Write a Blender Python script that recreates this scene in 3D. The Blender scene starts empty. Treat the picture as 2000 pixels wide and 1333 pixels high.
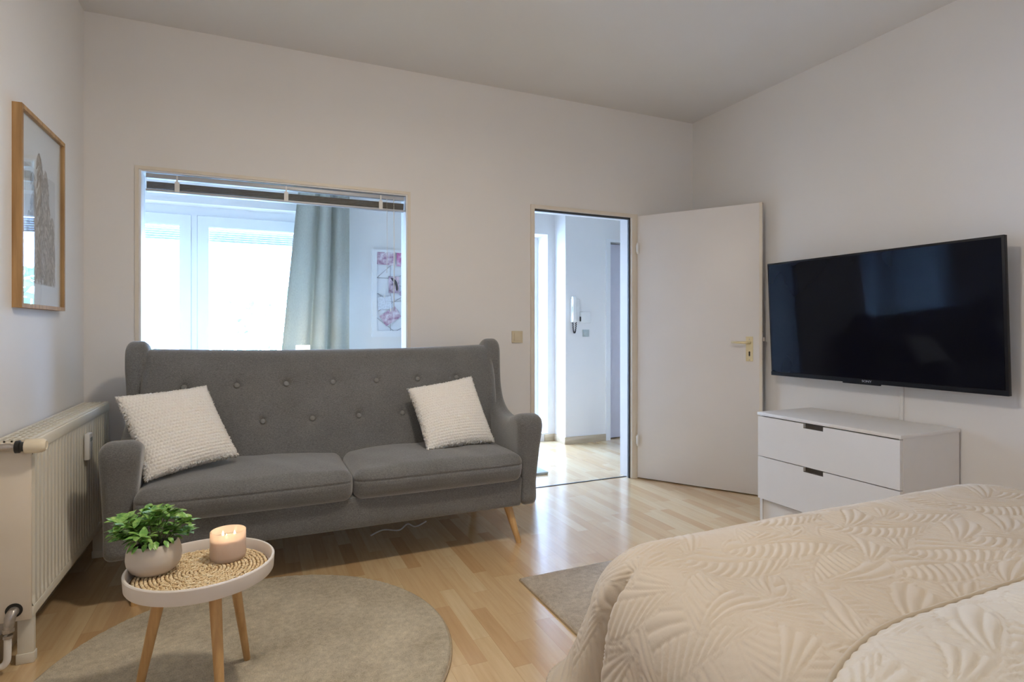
import bpy, bmesh, math, random
import numpy as np
from mathutils import Vector, Matrix
from mathutils.geometry import delaunay_2d_cdt

C = bpy.context.scene
COL = C.collection
PI = math.pi
def R(d): return math.radians(d)

# ------------------------------------------------------------------ camera
F_PX, YAW, HOR = 1120.0, 24.1, 641.0
cd = bpy.data.cameras.new('camera')
cd.sensor_fit = 'HORIZONTAL'; cd.sensor_width = 36.0
cd.lens = F_PX * 36.0 / 2000.0
cd.shift_y = -(666.5 - HOR) / 2000.0
cd.clip_start = 0.05
cam = bpy.data.objects.new('camera', cd); COL.objects.link(cam)
cam.location = (0, 0, 1.15)
cam.rotation_euler = (R(90), 0, R(-YAW))
C.camera = cam

# ------------------------------------------------------------------ colour management
C.view_settings.view_transform = 'Standard'
C.view_settings.look = 'None'
C.view_settings.gamma = 1.0
C.view_settings.use_curve_mapping = False
C.view_settings.exposure = -0.08
C.cycles.use_denoising = True
C.cycles.max_bounces = 10
C.cycles.diffuse_bounces = 6
C.cycles.transparent_max_bounces = 24
C.cycles.sample_clamp_indirect = 6.0

# ------------------------------------------------------------------ world (overcast daylight)
W = bpy.data.worlds.new('overcast_sky'); C.world = W; W.use_nodes = True
wn = W.node_tree; wn.nodes.clear()
wo = wn.nodes.new('ShaderNodeOutputWorld'); wb = wn.nodes.new('ShaderNodeBackground')
wb.inputs[0].default_value = (0.50, 0.67, 1.0, 1); wb.inputs[1].default_value = 40.0
wn.links.new(wb.outputs[0], wo.inputs[0])

# ------------------------------------------------------------------ large lights
def area_light(name, loc, rot, sx, sy, power, color, shape='RECTANGLE', portal=False, spread=180):
    l = bpy.data.lights.new(name, 'AREA'); l.shape = shape
    l.size = sx; l.size_y = sy; l.energy = power; l.color = color
    l.spread = R(spread)
    if portal: l.cycles.is_portal = True
    o = bpy.data.objects.new(name, l); COL.objects.link(o)
    o.location = loc; o.rotation_euler = rot
    return o
# sky portals in the window openings
area_light('daylight_portal', (-0.3, 5.50, 1.1), (R(-90), 0, 0), 2.4, 2.1, 1, (1, 1, 1), portal=True)
area_light('daylight_portal', (2.3, 5.55, 1.1), (R(-90), 0, 0), 0.85, 2.1, 1, (1, 1, 1), portal=True)
area_light('daylight_portal', (1.4, -1.78, 1.6), (R(90), 0, 0), 0.7, 0.9, 1, (1, 1, 1), portal=True)
area_light('daylight_portal', (-.97, -.65, 1.55), (0, R(-90), 0), 1.3, 1.3, 1, (1, 1, 1), portal=True)
LAMP_W = 12.5
LAMP = (0.62, 1.55, 2.63)
area_light('ceiling_lamp_downlight', (LAMP[0], LAMP[1], LAMP[2]-.11), (0, 0, 0), 0.2, 0.2, 21.0, (1.0, 0.90, 0.76), 'DISK')
ll = bpy.data.lights.new('ceiling_lamp_light', 'POINT'); ll.energy = LAMP_W; ll.color = (1.0, 0.86, 0.68); ll.shadow_soft_size = .10
lo = bpy.data.objects.new('ceiling_lamp_light', ll); COL.objects.link(lo); lo.location = LAMP

ll = bpy.data.lights.new('rear_lamp_light', 'POINT'); ll.energy = 7.0; ll.color = (1.0, 0.80, 0.56); ll.shadow_soft_size = .12
lo = bpy.data.objects.new('rear_lamp_light', ll); COL.objects.link(lo); lo.location = (2.15, -1.05, 2.05)

# ------------------------------------------------------------------ helpers
WORLD = {}
def put(o, parent, origin):
    """link o with its origin at world point `origin`, under parent"""
    COL.objects.link(o)
    WORLD[o.name] = Vector(origin)
    if parent is not None:
        o.parent = parent
        o.location = Vector(origin) - WORLD[parent.name]
    else:
        o.location = origin
    return o
def tag(o, label=None, cat=None, group=None, kind=None):
    if label: o['label'] = label
    if cat: o['category'] = cat
    if group: o['group'] = group
    if kind: o['kind'] = kind
    return o
def thing(name, label, cat, loc, group=None, kind=None):
    o = bpy.data.objects.new(name, None); o.empty_display_size = 0.1
    put(o, None, loc)
    return tag(o, label, cat, group, kind)
def mesh(name, V, Fc, mat, parent=None, smooth=True, origin=None, mats=None, mat_idx=None):
    V = np.asarray(V, dtype=float)
    if origin is None:
        lo, hi = V.min(0), V.max(0)
        origin = ((lo[0]+hi[0])/2, (lo[1]+hi[1])/2, lo[2])
    me = bpy.data.meshes.new(name)
    me.from_pydata((V - np.array(origin)).tolist(), [], [tuple(int(i) for i in f) for f in Fc])
    for m in (mats or [mat]): me.materials.append(m)
    if mat_idx is not None:
        me.polygons.foreach_set('material_index', np.asarray(mat_idx, dtype=np.int32))
    if smooth: me.polygons.foreach_set('use_smooth', np.ones(len(me.polygons), dtype=bool))
    me.update()
    o = bpy.data.objects.new(name, me)
    return put(o, parent, origin)
class MB:
    def __init__(s): s.V = []; s.F = []; s.M = []
    def add(s, V, Fc, m=0):
        n = len(s.V); s.V += [tuple(v) for v in V]; s.F += [tuple(i+n for i in f) for f in Fc]; s.M += [m]*len(Fc)
        return s
    def box(s, x0, x1, y0, y1, z0, z1, m=0, b=0.0):
        if b <= 0:
            V = [(x, y, z) for z in (z0, z1) for y in (y0, y1) for x in (x0, x1)]
            return s.add(V, [(0,2,3,1),(4,5,7,6),(0,1,5,4),(2,6,7,3),(0,4,6,2),(1,3,7,5)], m)
        bm = bmesh.new(); bmesh.ops.create_cube(bm, size=1)
        for v in bm.verts:
            v.co = Vector(((x0+x1)/2 + v.co.x*(x1-x0), (y0+y1)/2 + v.co.y*(y1-y0), (z0+z1)/2 + v.co.z*(z1-z0)))
        bmesh.ops.bevel(bm, geom=bm.edges[:], offset=b, segments=2, affect='EDGES', profile=0.5)
        bm.verts.index_update()
        s.add([v.co for v in bm.verts], [[v.index for v in f.verts] for f in bm.faces], m); bm.free()
        return s
    def lathe(s, prof, c=(0,0,0), n=32, m=0, axis=None):
        """prof: (r, z) list; closed when r==0 at ends"""
        V = []; Fc = []
        for r, z in prof:
            for k in range(n):
                a = 2*PI*k/n; V.append(Vector((r*math.cos(a), r*math.sin(a), z)))
        if axis is not None:
            q = Vector((0,0,1)).rotation_difference(Vector(axis).normalized())
            V = [q @ v for v in V]
        V = [v + Vector(c) for v in V]
        for i in range(len(prof)-1):
            for k in range(n):
                k2 = (k+1) % n; Fc.append((i*n+k, i*n+k2, (i+1)*n+k2, (i+1)*n+k))
        if prof[0][0] > 1e-6: Fc.append(tuple(range(n-1, -1, -1)))
        if prof[-1][0] > 1e-6: Fc.append(tuple((len(prof)-1)*n + k for k in range(n)))
        return s.add(V, Fc, m)
    def tube(s, pts, rad, n=10, m=0, cap=True):
        pts = [Vector(p) for p in pts]; V = []; Fc = []
        rad = rad if hasattr(rad, '__len__') else [rad]*len(pts)
        up = None
        for i, p in enumerate(pts):
            t = (pts[min(i+1, len(pts)-1)] - pts[max(i-1, 0)]).normalized()
            if up is None:
                up = Vector((0,0,1)) if abs(t.z) < .9 else Vector((1,0,0))
            a = t.cross(up)
            if a.length < 1e-5: a = t.orthogonal()
            a.normalize(); b = a.cross(t).normalized(); up = b
            for k in range(n):
                an = 2*PI*k/n; V.append(p + (a*math.cos(an) + b*math.sin(an))*rad[i])
        for i in range(len(pts)-1):
            for k in range(n):
                k2 = (k+1) % n; Fc.append((i*n+k, i*n+k2, (i+1)*n+k2, (i+1)*n+k))
        if cap:
            Fc.append(tuple(range(n-1, -1, -1))); Fc.append(tuple((len(pts)-1)*n+k for k in range(n)))
        return s.add(V, Fc, m)
    def prism(s, poly, f0, f1, m=0):
        """poly: list of 2D; f0, f1 map 2D -> 3D for the two caps"""
        n = len(poly); V = [f0(*p) for p in poly] + [f1(*p) for p in poly]
        Fc = [tuple(range(n)), tuple(range(2*n-1, n-1, -1))]
        for k in range(n): k2 = (k+1) % n; Fc.append((k, k+n, k2+n, k2))
        return s.add(V, Fc, m)
    def map(s, fn): s.V = [tuple(fn(*v)) for v in s.V]; return s
    def build(s, name, mat, parent=None, smooth=False, origin=None):
        mats = mat if isinstance(mat, (list, tuple)) else [mat]
        o = mesh(name, s.V, s.F, None, parent, smooth, origin, mats=mats, mat_idx=s.M)
        return o
def autosmooth(o, deg=35):
    bm = bmesh.new(); bm.from_mesh(o.data)
    bmesh.ops.recalc_face_normals(bm, faces=bm.faces[:])
    for f in bm.faces: f.smooth = True
    for e in bm.edges:
        if len(e.link_faces) == 2 and e.calc_face_angle(0) > R(deg): e.smooth = False
    bm.to_mesh(o.data); bm.free(); return o
def box(name, x0, x1, y0, y1, z0, z1, mat, parent=None, b=0.0):
    o = MB().box(x0, x1, y0, y1, z0, z1, 0, b).build(name, mat, parent)
    return autosmooth(o) if b > 0 else o
def catmull(pts, per=8, closed=True):
    P = [np.array(p, float) for p in pts]; n = len(P); out = []
    for i in range(n if closed else n-1):
        if closed: p0, p1, p2, p3 = P[(i-1)%n], P[i], P[(i+1)%n], P[(i+2)%n]
        else: p0, p1, p2, p3 = P[max(i-1,0)], P[i], P[i+1], P[min(i+2,n-1)]
        for k in range(per):
            t = k/per
            out.append(0.5*((2*p1)+(-p0+p2)*t+(2*p0-5*p1+4*p2-p3)*t*t+(-p0+3*p1-3*p2+p3)*t**3))
    if not closed: out.append(P[-1])
    return np.array(out)
def round_box_arrays(sx, sy, sz, r, nx, ny, nz):
    """unit grid cube mapped to a rounded box; returns V (centred) and faces"""
    idx = {}; V = []; Fc = []
    def key(i, j, k):
        if (i, j, k) not in idx:
            idx[(i, j, k)] = len(V); V.append((i/nx-.5, j/ny-.5, k/nz-.5))
        return idx[(i, j, k)]
    for i in range(nx):
        for j in range(ny):
            Fc.append((key(i,j,0), key(i,j+1,0), key(i+1,j+1,0), key(i+1,j,0)))
            Fc.append((key(i,j,nz), key(i+1,j,nz), key(i+1,j+1,nz), key(i,j+1,nz)))
    for i in range(nx):
        for k in range(nz):
            Fc.append((key(i,0,k), key(i+1,0,k), key(i+1,0,k+1), key(i,0,k+1)))
            Fc.append((key(i,ny,k), key(i,ny,k+1), key(i+1,ny,k+1), key(i+1,ny,k)))
    for j in range(ny):
        for k in range(nz):
            Fc.append((key(0,j,k), key(0,j,k+1), key(0,j+1,k+1), key(0,j+1,k)))
            Fc.append((key(nx,j,k), key(nx,j+1,k), key(nx,j+1,k+1), key(nx,j,k+1)))
    V = np.array(V); S = np.array([sx, sy, sz])
    # concentrate samples near the edges so that the round is smooth
    P = V*2.0
    P = np.sin(P*PI/2*0.92)/math.sin(PI/2*0.92)
    P = P*S/2
    inner = S/2 - r
    Cc = np.clip(P, -inner, inner); D = P - Cc
    # soft sphere-ish mapping
    L = np.linalg.norm(D, axis=1, keepdims=True); M = np.abs(D).max(axis=1, keepdims=True)
    D = np.where(L > 1e-9, D/np.maximum(L, 1e-9)*np.where(M > 0, np.minimum(M, r), 0), 0)
    # points on the face planes keep full extent
    return Cc + D, Fc
def noise1(x, seed=0):
    return (np.sin(x*1.7+seed)+np.sin(x*3.1+seed*2.3)*.5+np.sin(x*5.3+seed*.7)*.25)/1.75
def slab(outline, f, thick, r, segs=5, grid=0.0):
    """outline: closed 2D (n,2) counter-clockwise; f(u,v,w)->xyz; rounded slab w in 0..thick"""
    O = np.asarray(outline); n = len(O)
    T = np.roll(O, -1, 0) - np.roll(O, 1, 0); T /= np.linalg.norm(T, axis=1, keepdims=True)
    N = np.c_[T[:, 1], -T[:, 0]]
    area = 0.5*np.sum(O[:,0]*np.roll(O[:,1],-1)-np.roll(O[:,0],-1)*O[:,1])
    if area < 0: N = -N
    rings = []
    for k in range(segs+1):
        a = PI/2*k/segs; rings.append((r*(1-math.sin(a)), r*(1-math.cos(a))))
    for k in range(segs, -1, -1):
        a = PI/2*k/segs; rings.append((r*(1-math.sin(a)), thick-r*(1-math.cos(a))))
    rings = [(r+0.012, 0.0)] + rings + [(r+0.012, thick)]
    V = []; Fc = []
    for ins, w in rings:
        for p in O - N*ins: V.append(f(p[0], p[1], w))
    for i in range(len(rings)-1):
        for k in range(n): k2 = (k+1)%n; Fc.append((i*n+k, i*n+k2, (i+1)*n+k2, (i+1)*n+k))
    if not grid:
        Fc.append(tuple(range(n-1, -1, -1))); Fc.append(tuple((len(rings)-1)*n+k for k in range(n)))
        return V, Fc
    # caps filled with a grid so that they can bend smoothly
    P = O - N*rings[0][0]; pts = [Vector(p) for p in P]
    x_, y_ = P[:, 0], P[:, 1]; lo, hi = P.min(0), P.max(0)
    for gx in np.arange(lo[0]+grid*.5, hi[0], grid):
        for gy in np.arange(lo[1]+grid*.5, hi[1], grid):
            c = (y_ > gy) != (np.roll(y_, -1) > gy)
            xi = x_ + (gy-y_)*(np.roll(x_, -1)-x_)/np.where(np.roll(y_, -1)-y_ == 0, 1e-9, np.roll(y_, -1)-y_)
            if (np.sum(c & (gx < xi)) % 2) and np.hypot(x_-gx, y_-gy).min() > grid*.35: pts.append(Vector((gx, gy)))
    vs, es, fs, ov, oe, of = delaunay_2d_cdt(pts, [(k, (k+1) % n) for k in range(n)], [], 1, 1e-6)
    for base_, w_, flip in ((0, rings[0][1], True), ((len(rings)-1)*n, rings[-1][1], False)):
        m = {}
        for i, v in enumerate(vs):
            src = [q for q in ov[i] if q < n]
            if src: m[i] = base_+src[0]
            else: m[i] = len(V); V.append(f(v.x, v.y, w_))
        for t_ in fs:
            q = [m[i] for i in t_]; Fc.append(tuple(reversed(q)) if flip else tuple(q))
    return V, Fc

# ------------------------------------------------------------------ materials
def new_mat(name):
    m = bpy.data.materials.new(name); m.use_nodes = True
    nt = m.node_tree; nt.nodes.clear()
    out = nt.nodes.new('ShaderNodeOutputMaterial'); p = nt.nodes.new('ShaderNodeBsdfPrincipled')
    nt.links.new(p.outputs[0], out.inputs[0])
    return m, nt, p, out
def N(nt, t, **kw):
    n = nt.nodes.new(t)
    for k, v in kw.items(): setattr(n, k, v)
    return n
def coord(nt, scale=(1,1,1), src='Object', rot=(0,0,0)):
    tc = N(nt, 'ShaderNodeTexCoord'); mp = N(nt, 'ShaderNodeMapping')
    mp.inputs['Scale'].default_value = scale; mp.inputs['Rotation'].default_value = rot
    nt.links.new(tc.outputs[src], mp.inputs[0]); return mp.outputs[0]
def noise(nt, vec, scale, detail=3, rough=.5):
    n = N(nt, 'ShaderNodeTexNoise'); n.inputs['Scale'].default_value = scale
    n.inputs['Detail'].default_value = detail; n.inputs['Roughness'].default_value = rough
    if vec is not None: nt.links.new(vec, n.inputs['Vector'])
    return n.outputs['Fac']
def ramp(nt, fac, stops):
    r = N(nt, 'ShaderNodeValToRGB'); e = r.color_ramp.elements
    e[0].position, e[0].color = stops[0][0], (*stops[0][1], 1)
    e[1].position, e[1].color = stops[1][0], (*stops[1][1], 1)
    for p, c in stops[2:]:
        x = e.new(p); x.color = (*c, 1)
    nt.links.new(fac, r.inputs[0]); return r.outputs[0]
def bump(nt, p, h, strength=.3, dist=.002, normal=None):
    b = N(nt, 'ShaderNodeBump'); b.inputs['Strength'].default_value = strength
    b.inputs['Distance'].default_value = dist
    nt.links.new(h, b.inputs['Height'])
    if normal is not None: nt.links.new(normal, b.inputs['Normal'])
    nt.links.new(b.outputs[0], p.inputs['Normal']); return b.outputs[0]
def simple(name, c, rough=.5, metal=0.0, var=.04, vs=8, bmp=0.0, bs=200, bd=.0005, spec=.5, scale=(1,1,1), sheen=0):
    m, nt, p, out = new_mat(name)
    v = coord(nt, scale)
    lo = tuple(max(0, x*(1-var)) for x in c); hi = tuple(min(1, x*(1+var)) for x in c)
    nt.links.new(ramp(nt, noise(nt, v, vs), [(.3, lo), (.7, hi)]), p.inputs['Base Color'])
    p.inputs['Roughness'].default_value = rough; p.inputs['Metallic'].default_value = metal
    p.inputs['Specular IOR Level'].default_value = spec
    if sheen: p.inputs['Sheen Weight'].default_value = sheen
    if bmp: bump(nt, p, noise(nt, v, bs, 2), bmp, bd)
    return m
def math_n(nt, op, a, b=None):
    n = N(nt, 'ShaderNodeMath'); n.operation = op
    for i, x in enumerate((a, b)):
        if x is None: continue
        if isinstance(x, (int, float)): n.inputs[i].default_value = x
        else: nt.links.new(x, n.inputs[i])
    return n.outputs[0]

M = {}
M['wall'] = simple('painted_plaster', (.81, .79, .765), .85, var=.012, vs=2, bmp=.25, bs=160, bd=.0006, spec=.25)
M['ceiling'] = simple('ceiling_paint', (.80, .785, .765), .9, var=.01, vs=2, bmp=.15, bs=120, bd=.0005, spec=.2)
M['white_lacquer'] = simple('white_lacquer', (.82, .80, .775), .35, var=.01)
M['door_paint'] = simple('door_paint', (.80, .765, .73), .42, var=.015, vs=3, bmp=.05, bs=40, bd=.0005)
M['trim_paint'] = simple('cream_trim_paint', (.76, .69, .58), .45, var=.02)
M['white_trim'] = simple('white_trim_paint', (.82, .82, .82), .45, var=.01)
M['rubber'] = simple('dark_rubber_seal', (.05, .055, .06), .6)
M['radiator'] = simple('radiator_enamel', (.76, .72, .61), .38, var=.03, vs=5)
M['radiator_warm_lit'] = simple('radiator_enamel_warm_light', (.78, .69, .56), .42, var=.04, vs=5)  # warmer copy of the enamel, warm light painted into the end covers
M['gap_shade'] = simple('cavity_shade', (.03, .028, .025), .9)  # near-black colour stands in for shade inside hollow parts
M['ivory'] = simple('ivory_plastic', (.78, .68, .50), .4)
M['black_plastic'] = simple('black_plastic', (.015, .015, .016), .4)
M['steel'] = simple('tarnished_steel', (.50, .46, .42), .38, metal=.85, var=.15, vs=60)
M['brass'] = simple('satin_brass', (.76, .66, .42), .35, metal=.6, var=.06)
M['white_plastic'] = simple('white_plastic', (.82, .81, .78), .4)
M['beige_plastic'] = simple('beige_switch_plastic', (.66, .57, .40), .4)
M['grey_plastic'] = simple('grey_plastic', (.42, .46, .44), .45)
M['blind'] = simple('grey_blind_slats', (.17, .165, .15), .5, var=.1, vs=40)
M['blind_rail'] = simple('brushed_aluminium_rail', (.50, .52, .55), .42, metal=.25)
M['tv_body'] = simple('tv_black_plastic', (.006, .007, .011), .45, spec=.25)
M['cream_ceramic'] = simple('matt_ceramic', (.62, .55, .47), .55, var=.03, bmp=.1, bs=300, bd=.0003)
M['table_white'] = simple('table_white_lacquer', (.80, .75, .70), .38, var=.01)
M['soil'] = simple('potting_soil', (.012, .010, .008), .9)
M['stem'] = simple('green_stem', (.08, .16, .03), .5)
M['sheet'] = simple('mattress_ticking', (.75, .72, .68), .8)

def wood(name, dark, light, axis='Z', scale=1.0, rough=.42, spec=.5):
    m, nt, p, out = new_mat(name)
    s = {'X': (2, 30, 30), 'Y': (30, 2, 30), 'Z': (30, 30, 2)}[axis]
    v = coord(nt, tuple(x*scale for x in s))
    n1 = noise(nt, v, 1.4, 4, .6)
    nt.links.new(ramp(nt, n1, [(.3, dark), (.68, light)]), p.inputs['Base Color'])
    p.inputs['Roughness'].default_value = rough
    p.inputs['Specular IOR Level'].default_value = spec
    bump(nt, p, n1, .15, .0006); return m
M['leg_wood'] = wood('pale_beech_leg', (.50, .28, .10), (.72, .46, .20))
M['table_leg_wood'] = wood('honey_pine_leg', (.46, .25, .09), (.68, .42, .18))
M['frame_wood'] = wood('oak_picture_frame', (.33, .19, .085), (.52, .32, .15), rough=.7, spec=.12)
M['skirting'] = wood('beech_skirting', (.40, .31, .20), (.55, .45, .32), 'X')

def floor_mat():
    m, nt, p, out = new_mat('beech_strip_laminate')
    g = N(nt, 'ShaderNodeNewGeometry'); sp = N(nt, 'ShaderNodeSeparateXYZ')
    nt.links.new(g.outputs['Position'], sp.inputs[0])
    X, Y = sp.outputs[0], sp.outputs[1]
    row = math_n(nt, 'FLOOR', math_n(nt, 'DIVIDE', X, .0665))
    wn1 = N(nt, 'ShaderNodeTexWhiteNoise'); wn1.noise_dimensions = '1D'; nt.links.new(row, wn1.inputs['W'])
    Ys = math_n(nt, 'DIVIDE', math_n(nt, 'ADD', Y, math_n(nt, 'MULTIPLY', wn1.outputs[0], 7.3)), .43)
    col = math_n(nt, 'FLOOR', Ys)
    wn2 = N(nt, 'ShaderNodeTexWhiteNoise'); wn2.noise_dimensions = '2D'
    cb = N(nt, 'ShaderNodeCombineXYZ'); nt.links.new(row, cb.inputs[0]); nt.links.new(col, cb.inputs[1])
    nt.links.new(cb.outputs[0], wn2.inputs['Vector'])
    base = ramp(nt, wn2.outputs[0], [(0, (.60, .385, .19)), (.3, (.68, .475, .255)), (.65, (.72, .525, .295)), (1, (.75, .58, .35))])
    mp = N(nt, 'ShaderNodeMapping'); mp.inputs['Scale'].default_value = (38, 2.2, 1)
    ofs = N(nt, 'ShaderNodeVectorMath'); ofs.operation = 'ADD'
    sc = N(nt, 'ShaderNodeVectorMath'); sc.operation = 'SCALE'; sc.inputs['Scale'].default_value = 13.7
    nt.links.new(wn2.outputs['Color'], sc.inputs[0]); nt.links.new(g.outputs['Position'], ofs.inputs[0]); nt.links.new(sc.outputs[0], ofs.inputs[1])
    nt.links.new(ofs.outputs[0], mp.inputs[0])
    gr = noise(nt, mp.outputs[0], 1.6, 5, .6)
    mx = N(nt, 'ShaderNodeMixRGB'); mx.blend_type = 'MULTIPLY'; mx.inputs[0].default_value = .55
    nt.links.new(base, mx.inputs[1]); nt.links.new(ramp(nt, gr, [(.3, (.80, .74, .66)), (.62, (1, 1, 1))]), mx.inputs[2])
    # plank joints: every third strip and stave ends
    fx = math_n(nt, 'FRACT', math_n(nt, 'DIVIDE', X, .1995))
    jx = math_n(nt, 'LESS_THAN', fx, .007)
    fy = math_n(nt, 'FRACT', Ys); jy = math_n(nt, 'LESS_THAN', fy, .003)
    j = math_n(nt, 'MAXIMUM', jx, jy)
    m2 = N(nt, 'ShaderNodeMixRGB'); m2.blend_type = 'MULTIPLY'
    nt.links.new(math_n(nt, 'MULTIPLY', j, .35), m2.inputs[0]); nt.links.new(mx.outputs[0], m2.inputs[1]); m2.inputs[2].default_value = (.35, .25, .16, 1)
    nt.links.new(m2.outputs[0], p.inputs['Base Color'])
    p.inputs['Roughness'].default_value = .23; p.inputs['Specular IOR Level'].default_value = .75
    p.inputs['Coat Weight'].default_value = .9; p.inputs['Coat Roughness'].default_value = .16
    bump(nt, p, gr, .06, .0004)
    return m
M['floor'] = floor_mat()

def fabric_mat():
    m, nt, p, out = new_mat('grey_melange_upholstery')
    v = coord(nt)
    mp1 = N(nt, 'ShaderNodeMapping'); mp1.inputs['Scale'].default_value = (130, 130, 560); nt.links.new(v, mp1.inputs[0])
    mp2 = N(nt, 'ShaderNodeMapping'); mp2.inputs['Scale'].default_value = (560, 560, 130); nt.links.new(v, mp2.inputs[0])
    a = noise(nt, mp1.outputs[0], 1.0, 3, .6); b = noise(nt, mp2.outputs[0], 1.0, 3, .6)
    big = noise(nt, v, 5, 2)
    s = math_n(nt, 'ADD', math_n(nt, 'MULTIPLY', math_n(nt, 'ADD', a, b), .44), math_n(nt, 'MULTIPLY', big, .12))
    nt.links.new(ramp(nt, s, [(.40, (.105, .105, .102)), (.50, (.152, .152, .148)), (.60, (.215, .215, .210))]), p.inputs['Base Color'])
    p.inputs['Roughness'].default_value = .95; p.inputs['Specular IOR Level'].default_value = .2
    p.inputs['Sheen Weight'].default_value = .55
    bump(nt, p, s, .35, .0008); return m
M['fabric'] = fabric_mat()
M['button'] = simple('grey_upholstery_button', (.22, .22, .215), .95, var=.15, vs=300, bmp=.3, bs=700, spec=.2)

def rug_mat(name, c0, c1):
    m, nt, p, out = new_mat(name)
    v = coord(nt)
    f = noise(nt, v, 260, 3, .7); md = noise(nt, v, 45, 3, .6); big = noise(nt, v, 3.2, 3, .6)
    s = math_n(nt, 'ADD', math_n(nt, 'ADD', math_n(nt, 'MULTIPLY', f, .40), math_n(nt, 'MULTIPLY', md, .28)), math_n(nt, 'MULTIPLY', big, .32))
    nt.links.new(ramp(nt, s, [(.34, c0), (.66, c1)]), p.inputs['Base Color'])
    p.inputs['Roughness'].default_value = 1; p.inputs['Specular IOR Level'].default_value = .1
    p.inputs['Sheen Weight'].default_value = .25
    bump(nt, p, s, 1.0, .009); return m
M['rug'] = rug_mat('beige_shag_pile', (.29, .235, .15), (.79, .70, .53))
M['rug_edge'] = simple('rug_binding', (.42, .33, .22), .9, var=.1, vs=80, bmp=.4, bs=300)
M['rug_grey'] = rug_mat('grey_beige_pile', (.27, .215, .155), (.74, .65, .53))

def quilt_mat(name, c):
    m, nt, p, out = new_mat(name)
    v = coord(nt)
    w = noise(nt, v, 900, 2); cr = noise(nt, v, 70, 4, .65)
    lo = tuple(x*.94 for x in c); hi = tuple(min(1, x*1.05) for x in c)
    nt.links.new(ramp(nt, noise(nt, v, 3), [(.3, lo), (.7, hi)]), p.inputs['Base Color'])
    p.inputs['Roughness'].default_value = .75; p.inputs['Specular IOR Level'].default_value = .3
    p.inputs['Sheen Weight'].default_value = .2
    s = math_n(nt, 'ADD', math_n(nt, 'MULTIPLY', w, .25), cr)
    bump(nt, p, s, .35, .0022); return m
M['quilt'] = quilt_mat('sand_quilted_cotton', (.57, .48, .365))
M['quilt_near'] = quilt_mat('cream_quilted_cotton', (.60, .53, .425))
M['piping'] = simple('sand_piping', (.46, .375, .265), .7, var=.05, vs=40)

def fluffy(name):
    m, nt, p, out = new_mat(name)
    v = coord(nt)
    f = noise(nt, v, 220, 3, .7)
    nt.links.new(ramp(nt, f, [(.3, (.78, .75, .70)), (.7, (.92, .90, .86))]), p.inputs['Base Color'])
    p.inputs['Roughness'].default_value = 1; p.inputs['Sheen Weight'].default_value = .4
    p.inputs['Specular IOR Level'].default_value = .1
    p.inputs['Subsurface Weight'].default_value = .15; p.inputs['Subsurface Radius'].default_value = (.01, .008, .006)
    p.inputs['Subsurface Scale'].default_value = .5
    bump(nt, p, f, .6, .002); return m
M['plush'] = fluffy('cream_plush')

def wicker_mat():
    m, nt, p, out = new_mat('woven_water_hyacinth')
    v = coord(nt)
    nt.links.new(ramp(nt, noise(nt, v, 130, 3, .7), [(.3, (.50, .33, .16)), (.5, (.76, .58, .34)), (.7, (.90, .76, .52))]), p.inputs['Base Color'])
    p.inputs['Roughness'].default_value = .6
    bump(nt, p, noise(nt, v, 500, 2), .4, .0008); return m
M['wicker'] = wicker_mat()
M['wicker_pale'] = simple('pale_straw_strand', (.86, .72, .48), .55, var=.12, vs=200)
M['wicker_shade'] = simple('strand_gap_shade', (.20, .115, .05), .8)  # dark base colour paints the shade between the woven strands

def leaf_mat():
    m, nt, p, out = new_mat('fresh_green_leaf')
    v = coord(nt)
    nt.links.new(ramp(nt, noise(nt, v, 55, 2, .6), [(.32, (.07, .20, .045)), (.50, (.20, .42, .09)), (.68, (.44, .62, .20))]), p.inputs['Base Color'])
    p.inputs['Roughness'].default_value = .38
    p.inputs['Subsurface Weight'].default_value = .1; p.inputs['Subsurface Radius'].default_value = (.003, .006, .001)
    return m
M['leaf'] = leaf_mat()

def glass_mat(name, tint=(.93, .97, 1.0), refl=.9):
    m = bpy.data.materials.new(name); m.use_nodes = True; nt = m.node_tree; nt.nodes.clear()
    out = N(nt, 'ShaderNodeOutputMaterial'); mx = N(nt, 'ShaderNodeMixShader')
    tr = N(nt, 'ShaderNodeBsdfTransparent'); tr.inputs[0].default_value = (*tint, 1)
    gl = N(nt, 'ShaderNodeBsdfGlossy'); gl.inputs['Roughness'].default_value = .01
    g = N(nt, 'ShaderNodeNewGeometry'); dp = N(nt, 'ShaderNodeVectorMath'); dp.operation = 'DOT_PRODUCT'
    nt.links.new(g.outputs['Normal'], dp.inputs[0]); nt.links.new(g.outputs['Incoming'], dp.inputs[1])
    c1 = math_n(nt, 'SUBTRACT', 1.0, math_n(nt, 'ABSOLUTE', dp.outputs['Value']))
    fr = math_n(nt, 'ADD', math_n(nt, 'MULTIPLY', math_n(nt, 'POWER', c1, 5.0), .96), .04)
    nt.links.new(math_n(nt, 'MULTIPLY', fr, refl*.8), mx.inputs[0])
    nt.links.new(tr.outputs[0], mx.inputs[1]); nt.links.new(gl.outputs[0], mx.inputs[2]); nt.links.new(mx.outputs[0], out.inputs[0])
    return m
M['glass'] = glass_mat('clear_window_glass')
M['picture_glass'] = glass_mat('picture_glass', (.97, .98, .98), 1.0)

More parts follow.
